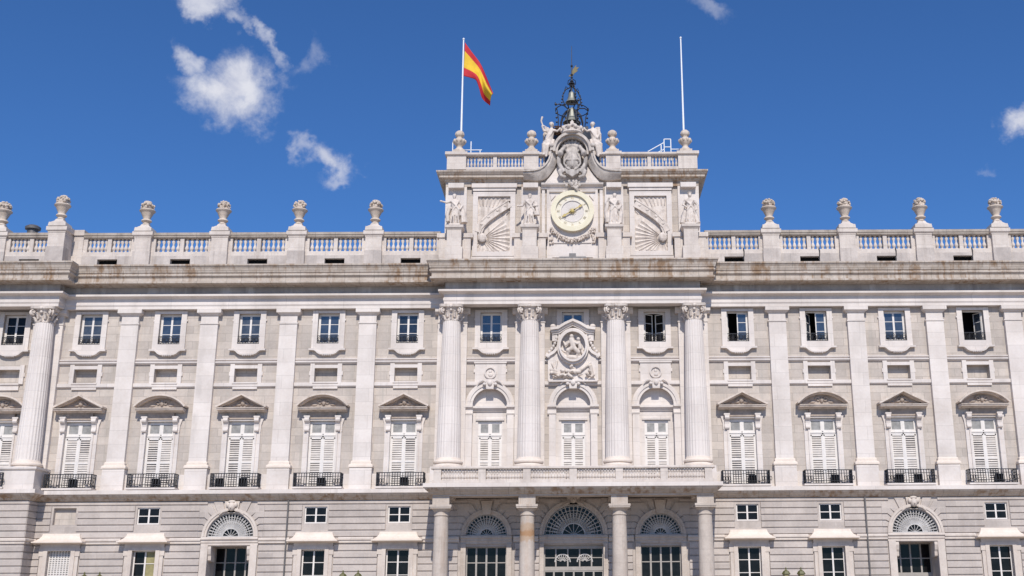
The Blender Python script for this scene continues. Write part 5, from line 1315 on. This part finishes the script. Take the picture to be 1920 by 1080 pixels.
o = angel(-1, True).build('angel_statue', 'statue', remesh=.042); tag(o, 'winged stone angel with raised trumpet left of the crest', 'statue', 'winged angels beside the crest')
o = angel(1, False).build('angel_statue', 'statue', remesh=.042); tag(o, 'winged stone angel without trumpet right of the crest', 'statue', 'winged angels beside the crest')
# bird's nest of twigs behind the left angel
m = MB(); rr = random.Random(5)
for k in range(120):
    a = rr.uniform(0, 2*PI); b_ = a+rr.uniform(.6, 1.8); q = rr.uniform(.35, .6); z = rr.uniform(-.2, .25)
    m.tube([(q*math.cos(a), q*math.sin(a)*.8, z), (.8*q*math.cos((a+b_)/2), .7*q*math.sin((a+b_)/2), z+rr.uniform(-.1, .12)), (q*math.cos(b_), q*math.sin(b_)*.8, z+rr.uniform(-.1, .1))], .03, 4)
tag(m.build('bird_nest', 'nest', None, (-1.2, -.3, 39.25)), 'brown twig nest lodged behind the left angel and crown', 'nest')

# roof railings
def rail(pts_list, loc, lb):
    m = MB()
    for p in pts_list: m.tube(p, .045, 6)
    o = m.build('safety_railing', 'polew', None, loc); tag(o, lb, 'railing', 'white safety railings on the attic roof')
rail([[(-.0, 0, 0), (0, 0, 1.75)], [(.75, 0, 0), (.75, 0, 1.0)], [(-.5, 0, 1.0), (.9, 0, 1.0)], [(-1.5, 0, 0), (-1.5, 0, 1.7)], [(-1.5, 0, 1.0), (-.5, 0, 1.0)]], (-8.3, -.3, 36.6), 'small white railing beside the urn below the flag')
rail([[(0, 0, 0), (0, 0, 1.9)], [(-.55, 0, 0), (-.55, 0, 1.9)], [(-.55, 0, 1.9), (0, 0, 1.9)], [(-.55, 0, 1.2), (0, 0, 1.2)], [(-.55, 0, 1.6), (-1.9, 0, .8)], [(-.55, 0, 1.0), (-2.3, 0, .1)], [(0, 0, 1.0), (1.3, 0, 1.0)], [(1.3, 0, 0), (1.3, 0, 1.9)], [(-.8, 0, .2), (-.8, 0, 1.4)]], (8.1, -.3, 36.6), 'white ladder railing leaning by the urn below the bare flagpole')
# chimney behind the parapet at far left
m = MB(); m.lathe([(.42, 0), (.42, 2.0), (.6, 2.05), (.62, 2.25), (.4, 2.4), (.1, 2.45)], 16); o = m.build('chimney', 'pipe', None, (-44.9, 3, 29.95), smooth=40); tag(o, 'dark round chimney pot peeking over the parapet at far left', 'chimney')
# floodlights standing on the balconies
def flood(x, y, lb, k):
    m = MB(); m.box(-.27, .27, -.12, .12, .12, .66); m.box(-.31, .31, -.14, -.1, .08, .7)
    for i in range(5): m.box(-.25, .25, .12, .18, .16+.1*i, .2+.1*i)
    o = shared('fld0', m, 'floodlight', 'iron', None, (x, y, 10.29))
    q = MB(); q.box(-.24, .24, -.147, -.142, .14, .64); shared('fld1', q, 'lens', 'dark', o)
    q = MB(); q.box(-.34, -.3, -.04, .04, 0, .5); q.box(.3, .34, -.04, .04, 0, .5); q.box(-.34, .34, -.04, .04, 0, .04); shared('fld2', q, 'bracket', 'iron', o)
    tag(o, lb, 'floodlight', 'black floodlights on the balconies')
nm = ['balcony nearest the portico on the left', 'second balcony left of the portico', 'third balcony left of the portico', 'fourth balcony left of the portico', 'fifth balcony left of the portico']
nr = ['balcony nearest the portico on the right', 'second balcony right of the portico', 'third balcony right of the portico', 'fourth balcony right of the portico']
for i, x in enumerate(LW):
    if i == 2:
        flood(x-1.15, -.7, 'black floodlight at the left end of the '+nm[i], 0); flood(x+.6, -.7, 'black floodlight right of centre on the '+nm[i], 0)
    else: flood(x+.28, -.7, 'black floodlight alone on the '+nm[i], 0)
for i, x in enumerate(RW[:4]):
    if i == 2:
        flood(x-.85, -.7, 'black floodlight left of centre on the '+nr[i], 0); flood(x+.6, -.7, 'black floodlight at the right end of the '+nr[i], 0)
    else: flood(x+.5, -.7, 'black floodlight alone on the '+nr[i], 0)
# street lamps whose lanterns just reach into the picture
def lamp(x, lb):
    m = MB(); m.lathe([(.28, 0), (.28, .3), (.16, .45), (.12, 1.0), (.09, 1.1), (.07, 3.0), (.1, 3.1), (.05, 3.2)], 12)
    m.tube([(-.52, 0, 3.15), (-.35, 0, 2.95), (0, 0, 2.9), (.35, 0, 2.95), (.52, 0, 3.15)], .04, 6)
    o = shared('lp', m, 'street_lamp', 'lampgreen', None, (x, -6, 0), 50)
    for s in (-1, 1):
        q = MB(); q.lathe([(.14, 3.15), (.24, 3.6)], 6, (s*.52, 0, 0)); l = shared('ln%d' % s, q, 'lantern', 'lampglass', o)
        q = MB(); q.lathe([(.3, 3.6), (.3, 3.64), (.2, 3.8), (.08, 3.88), (.05, 3.95), (.07, 3.99), (.02, 4.08)], 6, (s*.52, 0, 0)); shared('lc%d' % s, q, 'lantern_cap', 'lampgreen', l)
    tag(o, lb, 'street lamp', 'twin lantern street lamps before the palace')
lamp(-33.1, 'twin lantern lamp before the louvred ground window at far left'); lamp(-15.35, 'twin lantern lamp just left of the portico'); lamp(15.2, 'twin lantern lamp just right of the portico')
